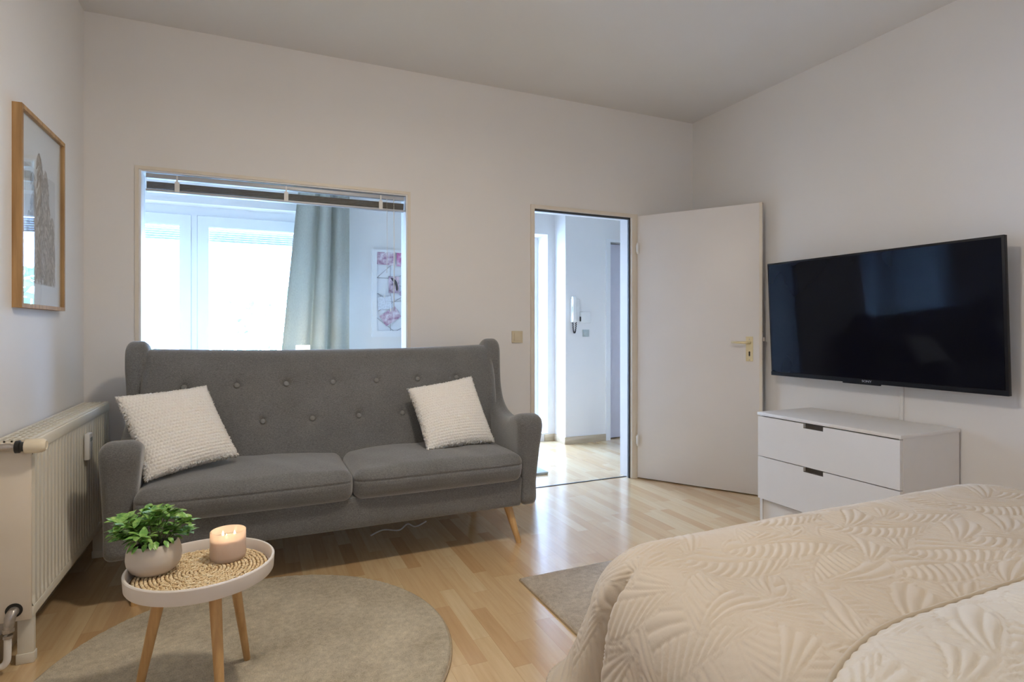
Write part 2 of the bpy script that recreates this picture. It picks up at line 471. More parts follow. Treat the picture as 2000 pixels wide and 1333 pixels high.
def sheer_mat():
    m = bpy.data.materials.new('white_sheer_voile'); m.use_nodes = True; nt = m.node_tree; nt.nodes.clear()
    out = N(nt, 'ShaderNodeOutputMaterial'); mx = N(nt, 'ShaderNodeMixShader'); m2 = N(nt, 'ShaderNodeMixShader')
    tr = N(nt, 'ShaderNodeBsdfTransparent'); tl = N(nt, 'ShaderNodeBsdfTranslucent'); df = N(nt, 'ShaderNodeBsdfDiffuse')
    tl.inputs[0].default_value = (.92, .94, .97, 1); df.inputs[0].default_value = (.90, .92, .95, 1)
    v = coord(nt, (260, 260, 260)); w = noise(nt, v, 1, 1)
    m2.inputs[0].default_value = .5; nt.links.new(tl.outputs[0], m2.inputs[1]); nt.links.new(df.outputs[0], m2.inputs[2])
    mr = N(nt, 'ShaderNodeMapRange'); mr.inputs[3].default_value = .05; mr.inputs[4].default_value = .12
    nt.links.new(w, mr.inputs[0]); nt.links.new(mr.outputs[0], mx.inputs[0])
    nt.links.new(tr.outputs[0], mx.inputs[1]); nt.links.new(m2.outputs[0], mx.inputs[2]); nt.links.new(mx.outputs[0], out.inputs[0])
    return m
M['sheer'] = sheer_mat()
def blind_mat():
    m = bpy.data.materials.new('pale_blind_fabric'); m.use_nodes = True; nt = m.node_tree; nt.nodes.clear()
    out = N(nt, 'ShaderNodeOutputMaterial'); mx = N(nt, 'ShaderNodeMixShader'); mx.inputs[0].default_value = .74
    tl = N(nt, 'ShaderNodeBsdfTranslucent'); df = N(nt, 'ShaderNodeBsdfDiffuse')
    tl.inputs[0].default_value = (.80, .80, .80, 1); df.inputs[0].default_value = (.8, .8, .78, 1)
    nt.links.new(tl.outputs[0], mx.inputs[1]); nt.links.new(df.outputs[0], mx.inputs[2]); nt.links.new(mx.outputs[0], out.inputs[0])
    return m
M['blind_fabric'] = blind_mat()
def curtain_mat():
    m, nt, p, out = new_mat('sage_grey_curtain')
    v = coord(nt, (300, 300, 60))
    nt.links.new(ramp(nt, noise(nt, v, 1, 2), [(.3, (.33, .335, .29)), (.7, (.41, .415, .36))]), p.inputs['Base Color'])
    p.inputs['Roughness'].default_value = .8; p.inputs['Sheen Weight'].default_value = .2
    tl = N(nt, 'ShaderNodeBsdfTranslucent'); tl.inputs[0].default_value = (.45, .44, .32, 1)
    mx = N(nt, 'ShaderNodeMixShader'); mx.inputs[0].default_value = .04
    nt.links.new(p.outputs[0], mx.inputs[1]); nt.links.new(tl.outputs[0], mx.inputs[2]); nt.links.new(mx.outputs[0], out.inputs[0])
    return m
M['curtain'] = curtain_mat()
def screen_mat():
    m, nt, p, out = new_mat('tv_screen_glass')
    v = coord(nt)
    nt.links.new(ramp(nt, noise(nt, v, 2), [(.3, (.004, .004, .008)), (.7, (.006, .006, .010))]), p.inputs['Base Color'])
    p.inputs['Roughness'].default_value = .06; p.inputs['Specular IOR Level'].default_value = .22
    p.inputs['Specular Tint'].default_value = (.62, .80, 1, 1)
    return m
M['screen'] = screen_mat()
def emit_mat(name, c, s):
    m, nt, p, out = new_mat(name)
    p.inputs['Base Color'].default_value = (*c, 1)
    p.inputs['Emission Color'].default_value = (*c, 1); p.inputs['Emission Strength'].default_value = s
    return m
M['flame'] = emit_mat('candle_flame', (1.0, .78, .45), 6)
def wax_mat():
    m, nt, p, out = new_mat('ivory_wax')
    v = coord(nt)
    nt.links.new(ramp(nt, noise(nt, v, 30), [(.3, (.88, .78, .64)), (.7, (.92, .84, .72))]), p.inputs['Base Color'])
    p.inputs['Roughness'].default_value = .35
    p.inputs['Subsurface Weight'].default_value = .6; p.inputs['Subsurface Radius'].default_value = (.03, .018, .010)
    p.inputs['Subsurface Scale'].default_value = .6
    return m
M['wax'] = wax_mat()
def frosted():
    m = bpy.data.materials.new('frosted_candle_glass'); m.use_nodes = True; nt = m.node_tree; nt.nodes.clear()
    out = N(nt, 'ShaderNodeOutputMaterial'); mx = N(nt, 'ShaderNodeMixShader')
    tr = N(nt, 'ShaderNodeBsdfTransparent'); tr.inputs[0].default_value = (.97, .92, .88, 1)
    p = N(nt, 'ShaderNodeBsdfPrincipled'); p.inputs['Base Color'].default_value = (.90, .82, .74, 1); p.inputs['Roughness'].default_value = .2
    tl = N(nt, 'ShaderNodeBsdfTranslucent'); tl.inputs[0].default_value = (.92, .80, .72, 1)
    m2 = N(nt, 'ShaderNodeMixShader'); m2.inputs[0].default_value = .5
    nt.links.new(p.outputs[0], m2.inputs[1]); nt.links.new(tl.outputs[0], m2.inputs[2])
    v = coord(nt); mr = N(nt, 'ShaderNodeMapRange'); mr.inputs[3].default_value = .62; mr.inputs[4].default_value = .68
    nt.links.new(noise(nt, v, 60), mr.inputs[0]); nt.links.new(mr.outputs[0], mx.inputs[0])
    nt.links.new(tr.outputs[0], mx.inputs[1]); nt.links.new(m2.outputs[0], mx.inputs[2]); nt.links.new(mx.outputs[0], out.inputs[0])
    return m
M['frosted'] = frosted()
M['paper'] = simple('white_paper', (.80, .80, .79), .7, var=.01)
M['plume'] = simple('printed_pampas_plume', (.30, .25, .20), .8, var=.35, vs=60)
M['plume_light'] = simple('printed_pale_plume', (.46, .41, .35), .8, var=.3, vs=60)
M['print_ground'] = simple('printed_grey_ground', (.66, .655, .64), .8, var=.08, vs=6)
def photo_mat(name, a, b, c, sc=30):
    m, nt, p, out = new_mat(name)
    v = coord(nt)
    nt.links.new(ramp(nt, noise(nt, v, sc, 3, .6), [(.35, a), (.5, b), (.62, c)]), p.inputs['Base Color'])
    p.inputs['Roughness'].default_value = .4; return m
M['photo_blossom'] = photo_mat('blossom_photo', (.30, .13, .24), (.56, .42, .50), (.74, .68, .72), 22)
M['photo_rose'] = photo_mat('rose_photo', (.66, .56, .62), (.52, .18, .36), (.36, .07, .22), 16)
M['photo_portrait'] = photo_mat('portrait_photo', (.16, .10, .14), (.50, .38, .48), (.74, .60, .68), 18)
M['photo_mauve'] = photo_mat('mauve_photo', (.44, .36, .50), (.52, .42, .56), (.60, .50, .62), 10)
M['photo_sketch'] = photo_mat('letter_paper', (.55, .58, .64), (.74, .78, .84), (.78, .82, .88), 60)
M['board_back'] = simple('memo_board_white', (.78, .80, .83), .6, var=.02)
M['wire'] = simple('grey_wire', (.22, .23, .26), .5)
M['ink'] = simple('black_print', (.02, .02, .03), .5)
M['logo'] = simple('silver_logo_print', (.55, .56, .60), .3, metal=.5)
M['outdoor_leaf'] = simple('outdoor_foliage', (.25, .40, .22), .7, var=.4, vs=4)
M['outdoor_ground'] = simple('pale_paving', (.60, .60, .58), .8)
M['lilac_door'] = simple('grey_white_door_paint', (.62, .60, .66), .5, var=.02)
M['shutter'] = simple('roller_shutter_slats', (.45, .50, .56), .5)
M['thread'] = simple('curtain_hem_thread', (.75, .73, .68), .7)

# ------------------------------------------------------------------ room dimensions
XL, XR, YB, YR, ZC = -0.815, 3.22, 3.63, -1.60, 2.80
WT = 0.13                         # partition thickness
YE = 5.18                         # inner face of the outer wall behind
def struct(o): return tag(o, kind='structure')

# floor & ceiling
struct(box('floor', -2.0, 4.6, YR-.3, YE+.35, -.06, 0, M['floor']))
struct(box('ceiling', -2.0, 4.6, YR-.3, YE+.35, ZC, ZC+.12, M['ceiling']))
# back wall with window and door opening
WX0, WX1, WZ0, WZ1 = -.572, .89, .82, 2.005
DX0, DX1, DZ1 = 1.775, 2.650, 2.010
b = MB()
y0, y1 = YB, YB+WT
b.box(-2.0, WX0, y0, y1, 0, ZC); b.box(WX0, WX1, y0, y1, 0, WZ0); b.box(WX0, WX1, y0, y1, WZ1, ZC)
b.box(WX1, DX0, y0, y1, 0, ZC); b.box(DX0, DX1, y0, y1, DZ1, ZC); b.box(DX1, 4.6, y0, y1, 0, ZC)
struct(b.build('wall_back', M['wall']))
b = MB()       # the stretch left of and behind the camera has an added window opening for cool fill light
b.box(XL-.15, XL, YR-.15, -1.30, 0, ZC); b.box(XL-.15, XL, .0, YB, 0, ZC)
b.box(XL-.15, XL, -1.30, .0, 0, .90); b.box(XL-.15, XL, -1.30, .0, 2.20, ZC)
struct(b.build('wall_left', M['wall']))
struct(box('wall_right', XR, XR+.15, YR-.15, YB, 0, ZC, M['wall']))
b = MB()       # wall behind the camera with a window opening
b.box(XL, 1.05, YR-.15, YR, 0, ZC); b.box(1.75, XR, YR-.15, YR, 0, ZC)
b.box(1.05, 1.75, YR-.15, YR, 0, 1.15); b.box(1.05, 1.75, YR-.15, YR, 2.05, ZC)
struct(b.build('wall_rear', M['wall']))
# second room and hallway
struct(box('wall_partition', 1.62, 1.70, YB+WT, YE, 0, ZC, M['wall']))
struct(box('wall_study', -2.0, -1.90, YB+WT, YE, 0, ZC, M['wall']))
OX0, OX1, OZ1 = -1.60, .72, 2.14
HX0, HX1, HZ1 = 1.95, 2.715, 2.10
b = MB()
b.box(-2.0, OX0, YE, YE+.3, 0, ZC); b.box(OX0, OX1, YE, YE+.3, OZ1, ZC); b.box(OX0, OX1, YE, YE+.3, 0, .06)
b.box(OX1, HX0, YE, YE+.3, 0, ZC); b.box(HX0, HX1, YE, YE+.3, HZ1, ZC); b.box(HX0, HX1, YE, YE+.3, 0, .08)
b.box(HX1, 4.6, YE, YE+.3, 0, ZC)
struct(b.build('wall_outer', M['wall']))
b = MB()       # hallway pier with the intercom, door recess on its right
PX, PY = 2.795, 4.955
b.box(PX, 3.285, PY, YE, 0, ZC); b.box(3.285, 4.2, PY, YE, 2.03, ZC); b.box(4.2, 4.6, PY, YE, 0, ZC)
struct(b.build('wall_hall', M['wall']))
struct(box('wall_hall_side', 4.5, 4.6, YB+WT, PY, 0, ZC, M['wall']))
# baseboards
def base(name, x0, x1, y0, y1, h=.07): return struct(box(name, x0, x1, y0, y1, 0, h, M['skirting'], b=.003))
base('baseboard_left', XL, XL+.014, YR, YB, .075)
base('baseboard_right', XR-.014, XR, YR, YB)
base('baseboard_back', XL+.014, DX0-.03, YB-.014, YB)
base('baseboard_hall_front', PX-.014, 3.26, PY-.014, PY)
base('baseboard_hall_side', PX-.014, PX, PY, YE-.014)
base('baseboard_hall_back', HX1-.04, PX, YE-.014, YE)

# threshold line
struct(box('trim_1', DX0+.02, DX1-.03, YB+.055, YB+.067, 0, .004, M['rubber']))

# ---- window_1: interior window between rooms
w = thing('window_1', None, None, (.16, YB, WZ0), kind='structure')
b = MB(); t = .018; yf0 = YB-.006
b.box(WX0-t, WX0, yf0, YB+.0, WZ0, WZ1+t); b.box(WX1, WX1+t, yf0, YB, WZ0, WZ1+t); b.box(WX0, WX1, yf0, YB, WZ1, WZ1+t)
b.build('casing', M['trim_paint'], w)
b = MB()
b.box(WX0, WX0+.010, YB, YB+WT, WZ0, WZ1); b.box(WX1-.010, WX1, YB, YB+WT, WZ0, WZ1)
b.box(WX0+.01, WX1-.01, YB, YB+WT, WZ1-.008, WZ1); b.box(WX0+.01, WX1-.01, YB, YB+WT, WZ0, WZ0+.02)
b.build('frame', M['white_trim'], w)
box('glass_pane', WX0+.010, WX1-.010, YB+.085, YB+.090, WZ0+.02, WZ1-.008, M['glass'], w)

# ---- venetian blind in that window
bl = thing('venetian_blind', 'grey venetian blind pulled up to the top of the interior window behind the sofa', 'blind', (.165, YB+.03, WZ1-.11))
BX0, BX1 = WX0+.028, WX1-.016
box('headrail', BX0, BX1, YB+.02, YB+.05, WZ1-.036, WZ1-.012, M['blind_rail'], bl, b=.002)
s = MB()
for i in range(9): z = WZ1-.058-i*.0042; s.box(BX0+.004, BX1-.004, YB+.018, YB+.052, z-.0012, z+.0012)
s.build('slat_stack', M['blind'], bl)
box('bottom_rail', BX0, BX1, YB+.016, YB+.054, WZ1-.109, WZ1-.096, M['blind_rail'], bl, b=.003)
for x in (-.395, .166, .722):
    c = MB().box(x-.012, x+.012, YB+.010, YB+.016, WZ1-.105, WZ1-.050, 0, .002).box(x-.004, x+.004, YB+.010, YB+.016, WZ1-.052, WZ1-.016)
    c.build('clip', M['white_plastic'], bl)
for x, zb, r in ((.762, 1.50, .0018), (.806, 1.26, .0032)):
    MB().tube([(x, YB+.022, WZ1-.03), (x+.002, YB+.02, 1.7), (x, YB+.02, zb)], r, 6).build('cord', M['white_plastic'], bl, True)

# ---- door_1 : frame and open leaf
d = thing('door_1', None, None, (DX1, YB, 0), kind='structure')
b = MB(); t = .03
b.box(DX0-t+.02, DX0+.018, YB-.014, YB+.03, 0, DZ1+t-.02); b.box(DX1-.03, DX1+.022, YB-.014, YB+.03, 0, DZ1+t-.02)
b.box(DX0+.018, DX1-.03, YB-.014, YB+.03, DZ1-.016, DZ1+t-.02)
o = b.build('door_frame', M['trim_paint'], d)
b = MB(); b.box(DX0, DX0+.018, YB+.03, YB+WT+.012, 0, DZ1); b.box(DX1-.03, DX1, YB+.03, YB+WT+.012, 0, DZ1); b.box(DX0+.018, DX1-.03, YB+.03, YB+WT+.012, DZ1-.016, DZ1)
b.build('jamb', M['white_trim'], d)
b = MB(); b.box(DX0+.018, DX0+.024, YB+.012, YB+.024, 0, DZ1-.016); b.box(DX1-.042, DX1-.030, YB+.010, YB+.028, 0, DZ1-.016); b.box(DX0+.018, DX1-.03, YB+.010, YB+.028, DZ1-.030, DZ1-.016)
b.build('rubber_seal', M['rubber'], d)
HG = np.array([2.672, 3.600]); DD = np.array([.5388, -.8424]); DN = np.array([-.8424, -.5388])  # along leaf, towards camera
def leaf(s_, n_, z):      # s along the leaf, n towards the camera side
    p = HG + DD*s_ + DN*n_; return (p[0], p[1], z)
LL = .875
o = MB().box(-.012, LL, -.036, .0, .008, 2.005, 0, .002).map(leaf).build('door_leaf', M['door_paint'], d); autosmooth(o)
o = MB().box(LL-.018, LL, -.018, .004, .008, 2.006).map(leaf)
o.build('edge_band', M['trim_paint'], d)
for z in (1.755, .295):
    h = MB().lathe([(.0, -.042), (.008, -.042), (.008, .042), (.0, .042)], (2.655, 3.592, z), 12)
    h.box(2.648, 2.662, 3.596, 3.606, z-.03, z+.03); autosmooth(h.build('hinge', M['white_plastic'], d))
hd = MB().box(.771, .817, .0, .004, .921, 1.091, 0, .001).map(leaf).build('handle_plate', M['brass'], d)
k = MB()
for (a, zz) in ((.794, .955), (.794, .930), (.794, 1.072)): k.add([leaf(a+.004*math.cos(q*PI/4), .0045, zz+.004*math.sin(q*PI/4)) for q in range(8)], [tuple(range(8))])
k.build('screw', M['steel'], hd)
k = MB()
k.add([leaf(a, .0046, z) for a, z in ((.789, .958), (.799, .958), (.799, .978), (.794+.006, .985), (.794, .990), (.794-.006, .985), (.789, .978))], [tuple(range(7))])
k.build('keyhole', M['black_plastic'], hd)
k = MB().tube([leaf(.794, .003, 1.050), leaf(.794, .030, 1.050), leaf(.790, .044, 1.050), leaf(.772, .050, 1.050), leaf(.72, .050, 1.0505), leaf(.685, .047, 1.051)], [.012, .011, .010, .009, .0075, .0065], 12)
k.build('lever', M['brass'], hd, True)
k = MB().box(LL, LL+.002, -.030, -.008, .93, 1.13).box(LL, LL+.012, -.026, -.012, 1.06, 1.085).map(leaf); k.build('latch', M['steel'], d)

# ---- door_2: closed door in the hallway, seen edge-on through the opening
d2 = thing('door_2', None, None, (3.75, PY, 0), kind='structure')
b = MB().box(3.262, 3.315, PY-.014, PY+.02, 0, 2.06, 0).box(3.315, 4.2, PY-.014, PY+.02, 2.03, 2.06)
b.build('door_frame', M['white_trim'], d2)
MB().box(3.285, 3.335, PY+.02, PY+.06, 0, 2.03).build('jamb', M['white_trim'], d2)
box('door_leaf', 3.335, 4.2, PY+.06, PY+.10, .01, 2.02, M['lilac_door'], d2)

# ---- window_2: balcony window of the room behind
w2 = thing('window_2', None, None, ((OX0+OX1)/2, YE+.2, .06), kind='structure')
ya, yb_ = YE+.15, YE+.21
b = MB()
b.box(OX0, OX0+.06, ya, yb_, .06, OZ1); b.box(OX1-.06, OX1, ya, yb_, .06, OZ1); b.box(OX0+.06, OX1-.06, ya, yb_, OZ1-.07, OZ1); b.box(OX0+.06, OX1-.06, ya, yb_, .06, .12)
b.box(-.475, -.435, ya-.01, yb_, .12, OZ1-.07)
b.build('frame', M['white_trim'], w2)
for x0, x1 in ((OX0+.06, -.475), (-.435, OX1-.06)):
    b = MB(); s_ = .085
    b.box(x0+.003, x0+s_, ya-.02, yb_-.01, .125, OZ1-.075); b.box(x1-s_, x1-.003, ya-.02, yb_-.01, .125, OZ1-.075)
    b.box(x0+s_, x1-s_, ya-.02, yb_-.01, OZ1-.075-s_, OZ1-.075); b.box(x0+s_, x1-s_, ya-.02, yb_-.01, .125, .22)
    sh = b.build('sash', M['white_trim'], w2)
    box('glass_pane', x0+s_, x1-s_, ya+.015, ya+.02, .22, OZ1-.075-s_, M['glass'], sh)
s = MB()
for i in range(6): z = OZ1-.16-i*.018; s.box(OX0+.02, OX1-.02, yb_+.02, yb_+.03, z-.016, z)
s.build('roller_shutter', M['shutter'], w2)
# ---- window_3: hallway window
w3 = thing('window_3', None, None, ((HX0+HX1)/2, YE+.25, .08), kind='structure')
b = MB(); ya, yb_ = YE+.22, YE+.28
b.box(HX0, HX0+.05, ya, yb_, .08, HZ1); b.box(HX1-.05, HX1, ya, yb_, .08, HZ1); b.box(HX0+.05, HX1-.05, ya, yb_, HZ1-.06, HZ1); b.box(HX0+.05, HX1-.05, ya, yb_, .08, .14)
b.build('frame', M['white_trim'], w3)
box('glass_pane', HX0+.05, HX1-.05, ya+.02, ya+.026, .14, HZ1-.06, M['glass'], w3)
# ---- window_4: behind the camera
w4 = thing('window_4', None, None, (1.4, YR-.1, .85), kind='structure')
b = MB(); ya, yb_ = YR-.12, YR-.06
b.box(1.05, 1.09, ya, yb_, 1.15, 2.05).box(1.71, 1.75, ya, yb_, 1.15, 2.05).box(1.09, 1.71, ya, yb_, 1.15, 1.19).box(1.09, 1.71, ya, yb_, 2.01, 2.05)
b.build('frame', M['white_trim'], w4)
tag(box('roller_blind', 1.06, 1.74, YR-.05, YR-.046, 1.15, 2.05, M['blind_fabric']), 'pale roller blind drawn down over the small rear window', 'blind')
box('glass_pane', 1.09, 1.71, ya+.02, ya+.025, 1.19, 2.01, M['glass'], w4)

w5 = thing('fill_window', None, None, (XL-.12, -.65, .90), kind='structure')  # unseen window added to bring cool daylight in from the left
b = MB(); xa, xb = XL-.13, XL-.07
for y_ in (-1.30, -.675, -.05): b.box(xa, xb, y_, y_+.05, .90, 2.20)
for z_ in (.90, 2.15): b.box(xa, xb, -1.25, -.675, z_, z_+.05); b.box(xa, xb, -.625, -.05, z_, z_+.05)
b.build('frame', M['white_trim'], w5)
MB().box(xa+.02, xa+.025, -1.25, -.675, .95, 2.15).box(xa+.02, xa+.025, -.625, -.05, .95, 2.15).build('glass_pane', M['glass'], w5)
tag(box('roller_blind', XL-.05, XL-.046, -1.29, -.01, .90, 2.19, M['blind_fabric']), 'pale roller blind drawn down over the added fill light window in the left wall near the camera', 'blind')  # blind added with the window, diffuses its light
# ---- switch beside the door
def wall_switch(name, label, x0, x1, z0, z1, y, mat):
    t = thing(name, label, 'light switch', ((x0+x1)/2, y, z0))
    autosmooth(MB().box(x0, x1, y-.010, y, z0, z1, 0, .003).build('plate', mat, t))
    m_ = .014; autosmooth(MB().box(x0+m_, x1-m_, y-.0145, y-.010, z0+m_, z1-m_, 0, .0015).build('rocker', mat, t))
wall_switch('light_switch', 'square beige light switch on the wall between the sofa and the doorway', 1.620, 1.702, 1.047, 1.129, YB, M['beige_plastic'])
wall_switch('light_switch', 'small grey light switch on the hallway wall below the white intercom phone', 2.989, 3.063, 1.062, 1.132, PY, M['grey_plastic'])
o = box('thermostat_plate', 2.953, 3.075, PY-.012, PY, 1.200, 1.312, M['white_plastic'], None, b=.003)
tag(o, 'flat white square wall plate right of the intercom phone in the hallway', 'wall plate')

# ---- intercom handset
t = thing('intercom_phone', 'white intercom handset with dark coiled cord on the hallway wall', 'intercom', (2.875, PY, 1.20))
autosmooth(MB().box(2.845, 2.935, PY-.045, PY, 1.205, 1.440, 0, .010).build('base', M['white_plastic'], t), 50)
prof = catmull([(-.045, 1.208), (-.075, 1.215), (-.088, 1.25), (-.078, 1.33), (-.086, 1.41), (-.076, 1.452), (-.045, 1.455), (-.046, 1.40), (-.052, 1.33), (-.046, 1.26)], 5)
V, Fc = slab(prof, lambda u, v, w_: (2.835+w_, PY+u, v), .042, .008, 3)
h = mesh('handset', V, Fc, M['white_plastic'], t)
box('grip_slot', 2.8345, 2.8355, PY-.070, PY-.062, 1.29, 1.36, M['black_plastic'], h)
pts = []
for i in range(120):
    f = i/119; a = f*2*PI*16
    th = PI*f
    cx = 2.850+.018*(1-math.cos(th)); cz = 1.205 - .105*math.sin(th) ; 
    pts.append((cx+.0045*math.cos(a), PY-.05+.0045*math.sin(a), cz))
MB().tube(pts, .0042, 6).build('coiled_cord', M['black_plastic'], t, True)
box('hook_switch', 2.928, 2.940, PY-.06, PY-.045, 1.215, 1.262, M['black_plastic'], t, b=.003)

# ---- hallway mat
o = MB().box(1.78, 2.10, 3.995, 4.45, .0, .020, 0, .004).build('doormat', M['grey_plastic']); autosmooth(o)
tag(o, 'low flat grey mat on the hallway floor just past the threshold', 'mat')

# ------------------------------------------------------------------ curtains and things in the room behind
def curtain(name, mat, top, bot, z0, z1, y, folds, amp, nx, nz, seed=1, sharp=False):
    V = []; Fc = []
    for j in range(nz+1):
        t_ = j/nz; z = z1+(z0-z1)*t_
        xa = top[0]+(bot[0]-top[0])*(t_**.9); xb = top[1]+(bot[1]-top[1])*t_
        for i in range(nx+1):
            s_ = i/nx
            ph = s_*folds*2*PI + .25*math.sin(3*t_+seed) + .8*math.sin(s_*5+seed)
            A = amp*(.75+.35*math.sin(s_*9+seed))*(.8+.35*t_)
            yy = math.sin(ph); yy = yy*(1.25-.25*yy*yy)
            V.append((xa+(xb-xa)*s_ + .25*A*math.cos(ph*1.0+.6), y+A*yy, z))
    for j in range(nz):
        for i in range(nx):
            a = j*(nx+1)+i; Fc.append((a, a+1, a+nx+2, a+nx+1))
    return mesh(name, V, Fc, mat)
o = curtain('curtain', M['curtain'], (.352, .735), (.10, .735), .03, 2.60, 5.00, 3.3, .052, 220, 60, 2.9)
tag(o, 'sage grey drape gathered at the right end of the bright window in the room behind', 'curtain')
o = curtain('sheer_curtain', M['sheer'], (-1.70, .62), (-1.70, .60), .03, 2.60, 5.11, 34, .010, 700, 6, .4)
tag(o, 'white sheer curtain across the bright window in the room behind', 'curtain')
o = MB().tube([(-1.75, 5.02, 2.63), (.82, 5.02, 2.63)], .012, 10).build('curtain_rod', M['blind_rail'], None, True)
tag(o, 'thin metal curtain rod above the window in the room behind', 'curtain rod')

# memo board
BX, BXR, BZ0, BZ1, BY = .945, 1.54, 1.070, 1.855, YE
t = thing('memo_board', 'white framed memo board with criss-cross wires on the wall of the room behind', 'memo board', ((BX+BXR)/2, BY, BZ0))
b = MB(); fw = .042
b.box(BX, BX+fw, BY-.03, BY, BZ0, BZ1); b.box(BXR-fw, BXR, BY-.03, BY, BZ0, BZ1); b.box(BX+fw, BXR-fw, BY-.03, BY, BZ1-fw*.6, BZ1); b.box(BX+fw, BXR-fw, BY-.03, BY, BZ0, BZ0+fw*1.3)
b.build('frame', M['white_trim'], t)
box('backing', BX+fw, BXR-fw, BY-.010, BY-.004, BZ0+fw, BZ1-.02, M['board_back'], t)
yw = BY-.016
for (xa, za), (xb, zb) in (((.99, 1.60), (1.12, 1.72)), ((.99, 1.60), (1.14, 1.595)), ((.99, 1.46), (1.11, 1.40)), ((1.11, 1.74), (1.11, 1.12)), ((.99, 1.24), (1.15, 1.115)), ((1.15, 1.115), (1.42, 1.27)), ((1.07, 1.385), (1.30, 1.395)), ((1.20, 1.40), (1.34, 1.31)), ((1.16, 1.60), (1.30, 1.68)), ((1.26, 1.23), (1.42, 1.10)), ((1.40, 1.1), (1.40, 1.8)), ((1.0, 1.30), (1.49, 1.60)), ((1.0, 1.46), (1.08, 1.37)), ((1.14, 1.55), (1.45, 1.45))):
    MB().tube([(xa, yw, za), (xb, yw, zb)], .0016, 6).build('wire', M['wire'], t, True)
def photo(label, cx, cz, wd, ht, ang, mat, extra=None):
    ca, sa = math.cos(R(ang)), math.sin(R(ang))
    f = lambda u, v, y: (cx+u*ca-v*sa, y, cz+u*sa+v*ca)
    b = MB().box(-wd/2, wd/2, -ht/2, ht/2, 0, .001); b.V = [f(x, y, yw-.004-z) for x, y, z in b.V]
    o = b.build('photo_print', mat); tag(o, label, 'photo', 'prints clipped to the memo board')
    MB().box(cx-.006, cx+.006, yw-.012, yw-.005, cz+ht/2-.012, cz+ht/2+.018).build('clip', M['white_plastic'], o)
    return o
photo('pale pink blossom photo at the top left of the memo board', 1.065, 1.775, .170, .118, -3, M['photo_blossom'])
photo('bright pink flower photo at the top right of the memo board', 1.222, 1.770, .115, .120, 0, M['photo_rose'])
p_ = photo('small upright photo with a dark curved streak in the middle of the memo board', 1.140, 1.540, .095, .150, 0, M['photo_portrait'])
k = MB(); pts_ = catmull([(-.03, .06), (.0, .055), (.03, .02), (.038, -.04), (.02, -.05), (.012, .0), (-.01, .03)], 4)
k.add([(1.140+u, yw-.0056, 1.540+v) for u, v in pts_], [tuple(range(len(pts_)))]); k.build('dark_streak', M['ink'], p_)
photo('plain mauve photo tilted at the right of the memo board', 1.262, 1.472, .115, .115, -32, M['photo_mauve'])
photo('pale letter sheet with faint lines at the left of the memo board', 1.055, 1.375, .125, .115, 5, M['photo_sketch'])
photo('tilted pink blossom photo at the bottom of the memo board', 1.110, 1.255, .165, .110, 33, M['photo_blossom'])
tx = bpy.data.curves.new('letter_text', 'FONT'); tx.body = 'L'; tx.size = .105; tx.extrude = .001
to = bpy.data.objects.new('tmp', tx); COL.objects.link(to)
bpy.context.view_layer.update()
me = bpy.data.meshes.new_from_object(to.evaluated_get(bpy.context.evaluated_depsgraph_get()))
bpy.data.objects.remove(to)
k = MB()
k.box(1.232, 1.246, yw-.004, yw-.002, 1.625, 1.695); k.box(1.225, 1.253, yw-.004, yw-.002, 1.692, 1.698); k.box(1.225, 1.275, yw-.004, yw-.002, 1.622, 1.628); k.box(1.270, 1.276, yw-.004, yw-.002, 1.622, 1.642)
k.build('black_letter', M['ink'], t)

# white lamp on a slim pole in the room behind (only its glowing top shows)
t = thing('floor_lamp', 'small warm glowing lamp top showing just above the sofa back against the curtain', 'lamp', (.335, 4.70, 0))
MB().lathe([(.12, 0), (.12, .012), (.015, .02)], (.335, 4.70, 0), 24).build('base', M['white_plastic'], t, True)
MB().lathe([(.009, .02), (.009, .90)], (.335, 4.70, 0), 10).build('pole', M['white_plastic'], t, True)
MB().lathe([(.03, .90), (.052, .905), (.052, 1.015), (.046, 1.015), (.046, .93), (.0, .93)], (.335, 4.70, 0), 24).build('lamp_shade', emit_mat('warm_lamp_shade', (1, .86, .66), 1.2), t, True)
l = bpy.data.lights.new('floor_lamp_light', 'POINT'); l.energy = 2.2; l.color = (1, .80, .52); l.shadow_soft_size = .03
lo = bpy.data.objects.new('floor_lamp_light', l); COL.objects.link(lo); lo.location = (.335, 4.70, 1.04)

# ------------------------------------------------------------------ outdoors, seen hazily through the sheer curtain
o = box('paving', -6, 9, YE+.35, 14, -.25, -.15, M['outdoor_ground']); tag(o, kind='structure'); o.name = 'trim_2'
rng = random.Random(4)
def bush(loc, rad, label):
    V = []; Fc = []
    for i in range(900):
        th = rng.uniform(0, 2*PI); ph = math.acos(rng.uniform(-.6, 1)); rr = rad*(.65+.35*rng.random())
        c = Vector((rr*math.sin(ph)*math.cos(th), rr*.7*math.sin(ph)*math.sin(th), rad*.9+rr*math.cos(ph)))+Vector(loc)
        a = Vector((rng.uniform(-1,1), rng.uniform(-1,1), rng.uniform(-1,1))).normalized(); b_ = a.orthogonal().normalized(); s_ = .09
        n = len(V); V += [c-a*s_, c+b_*s_*.5, c+a*s_, c-b_*s_*.5]; Fc.append((n, n+1, n+2, n+3))
    r_ = thing('garden_bush', label, 'bush', loc)
    mesh('foliage', V, Fc, M['outdoor_leaf'], r_, False)
    MB().tube([loc, (loc[0], loc[1], loc[2]+rad)], .05, 8).build('trunk', M['leg_wood'], r_, True)
bush((.6, 9.0, -.15), 1.15, 'pale green bush outside the window seen through the sheer beside the drape')
bush((-2.2, 9.6, -.15), 1.0, 'pale green bush outside seen through the left pane of the far window')

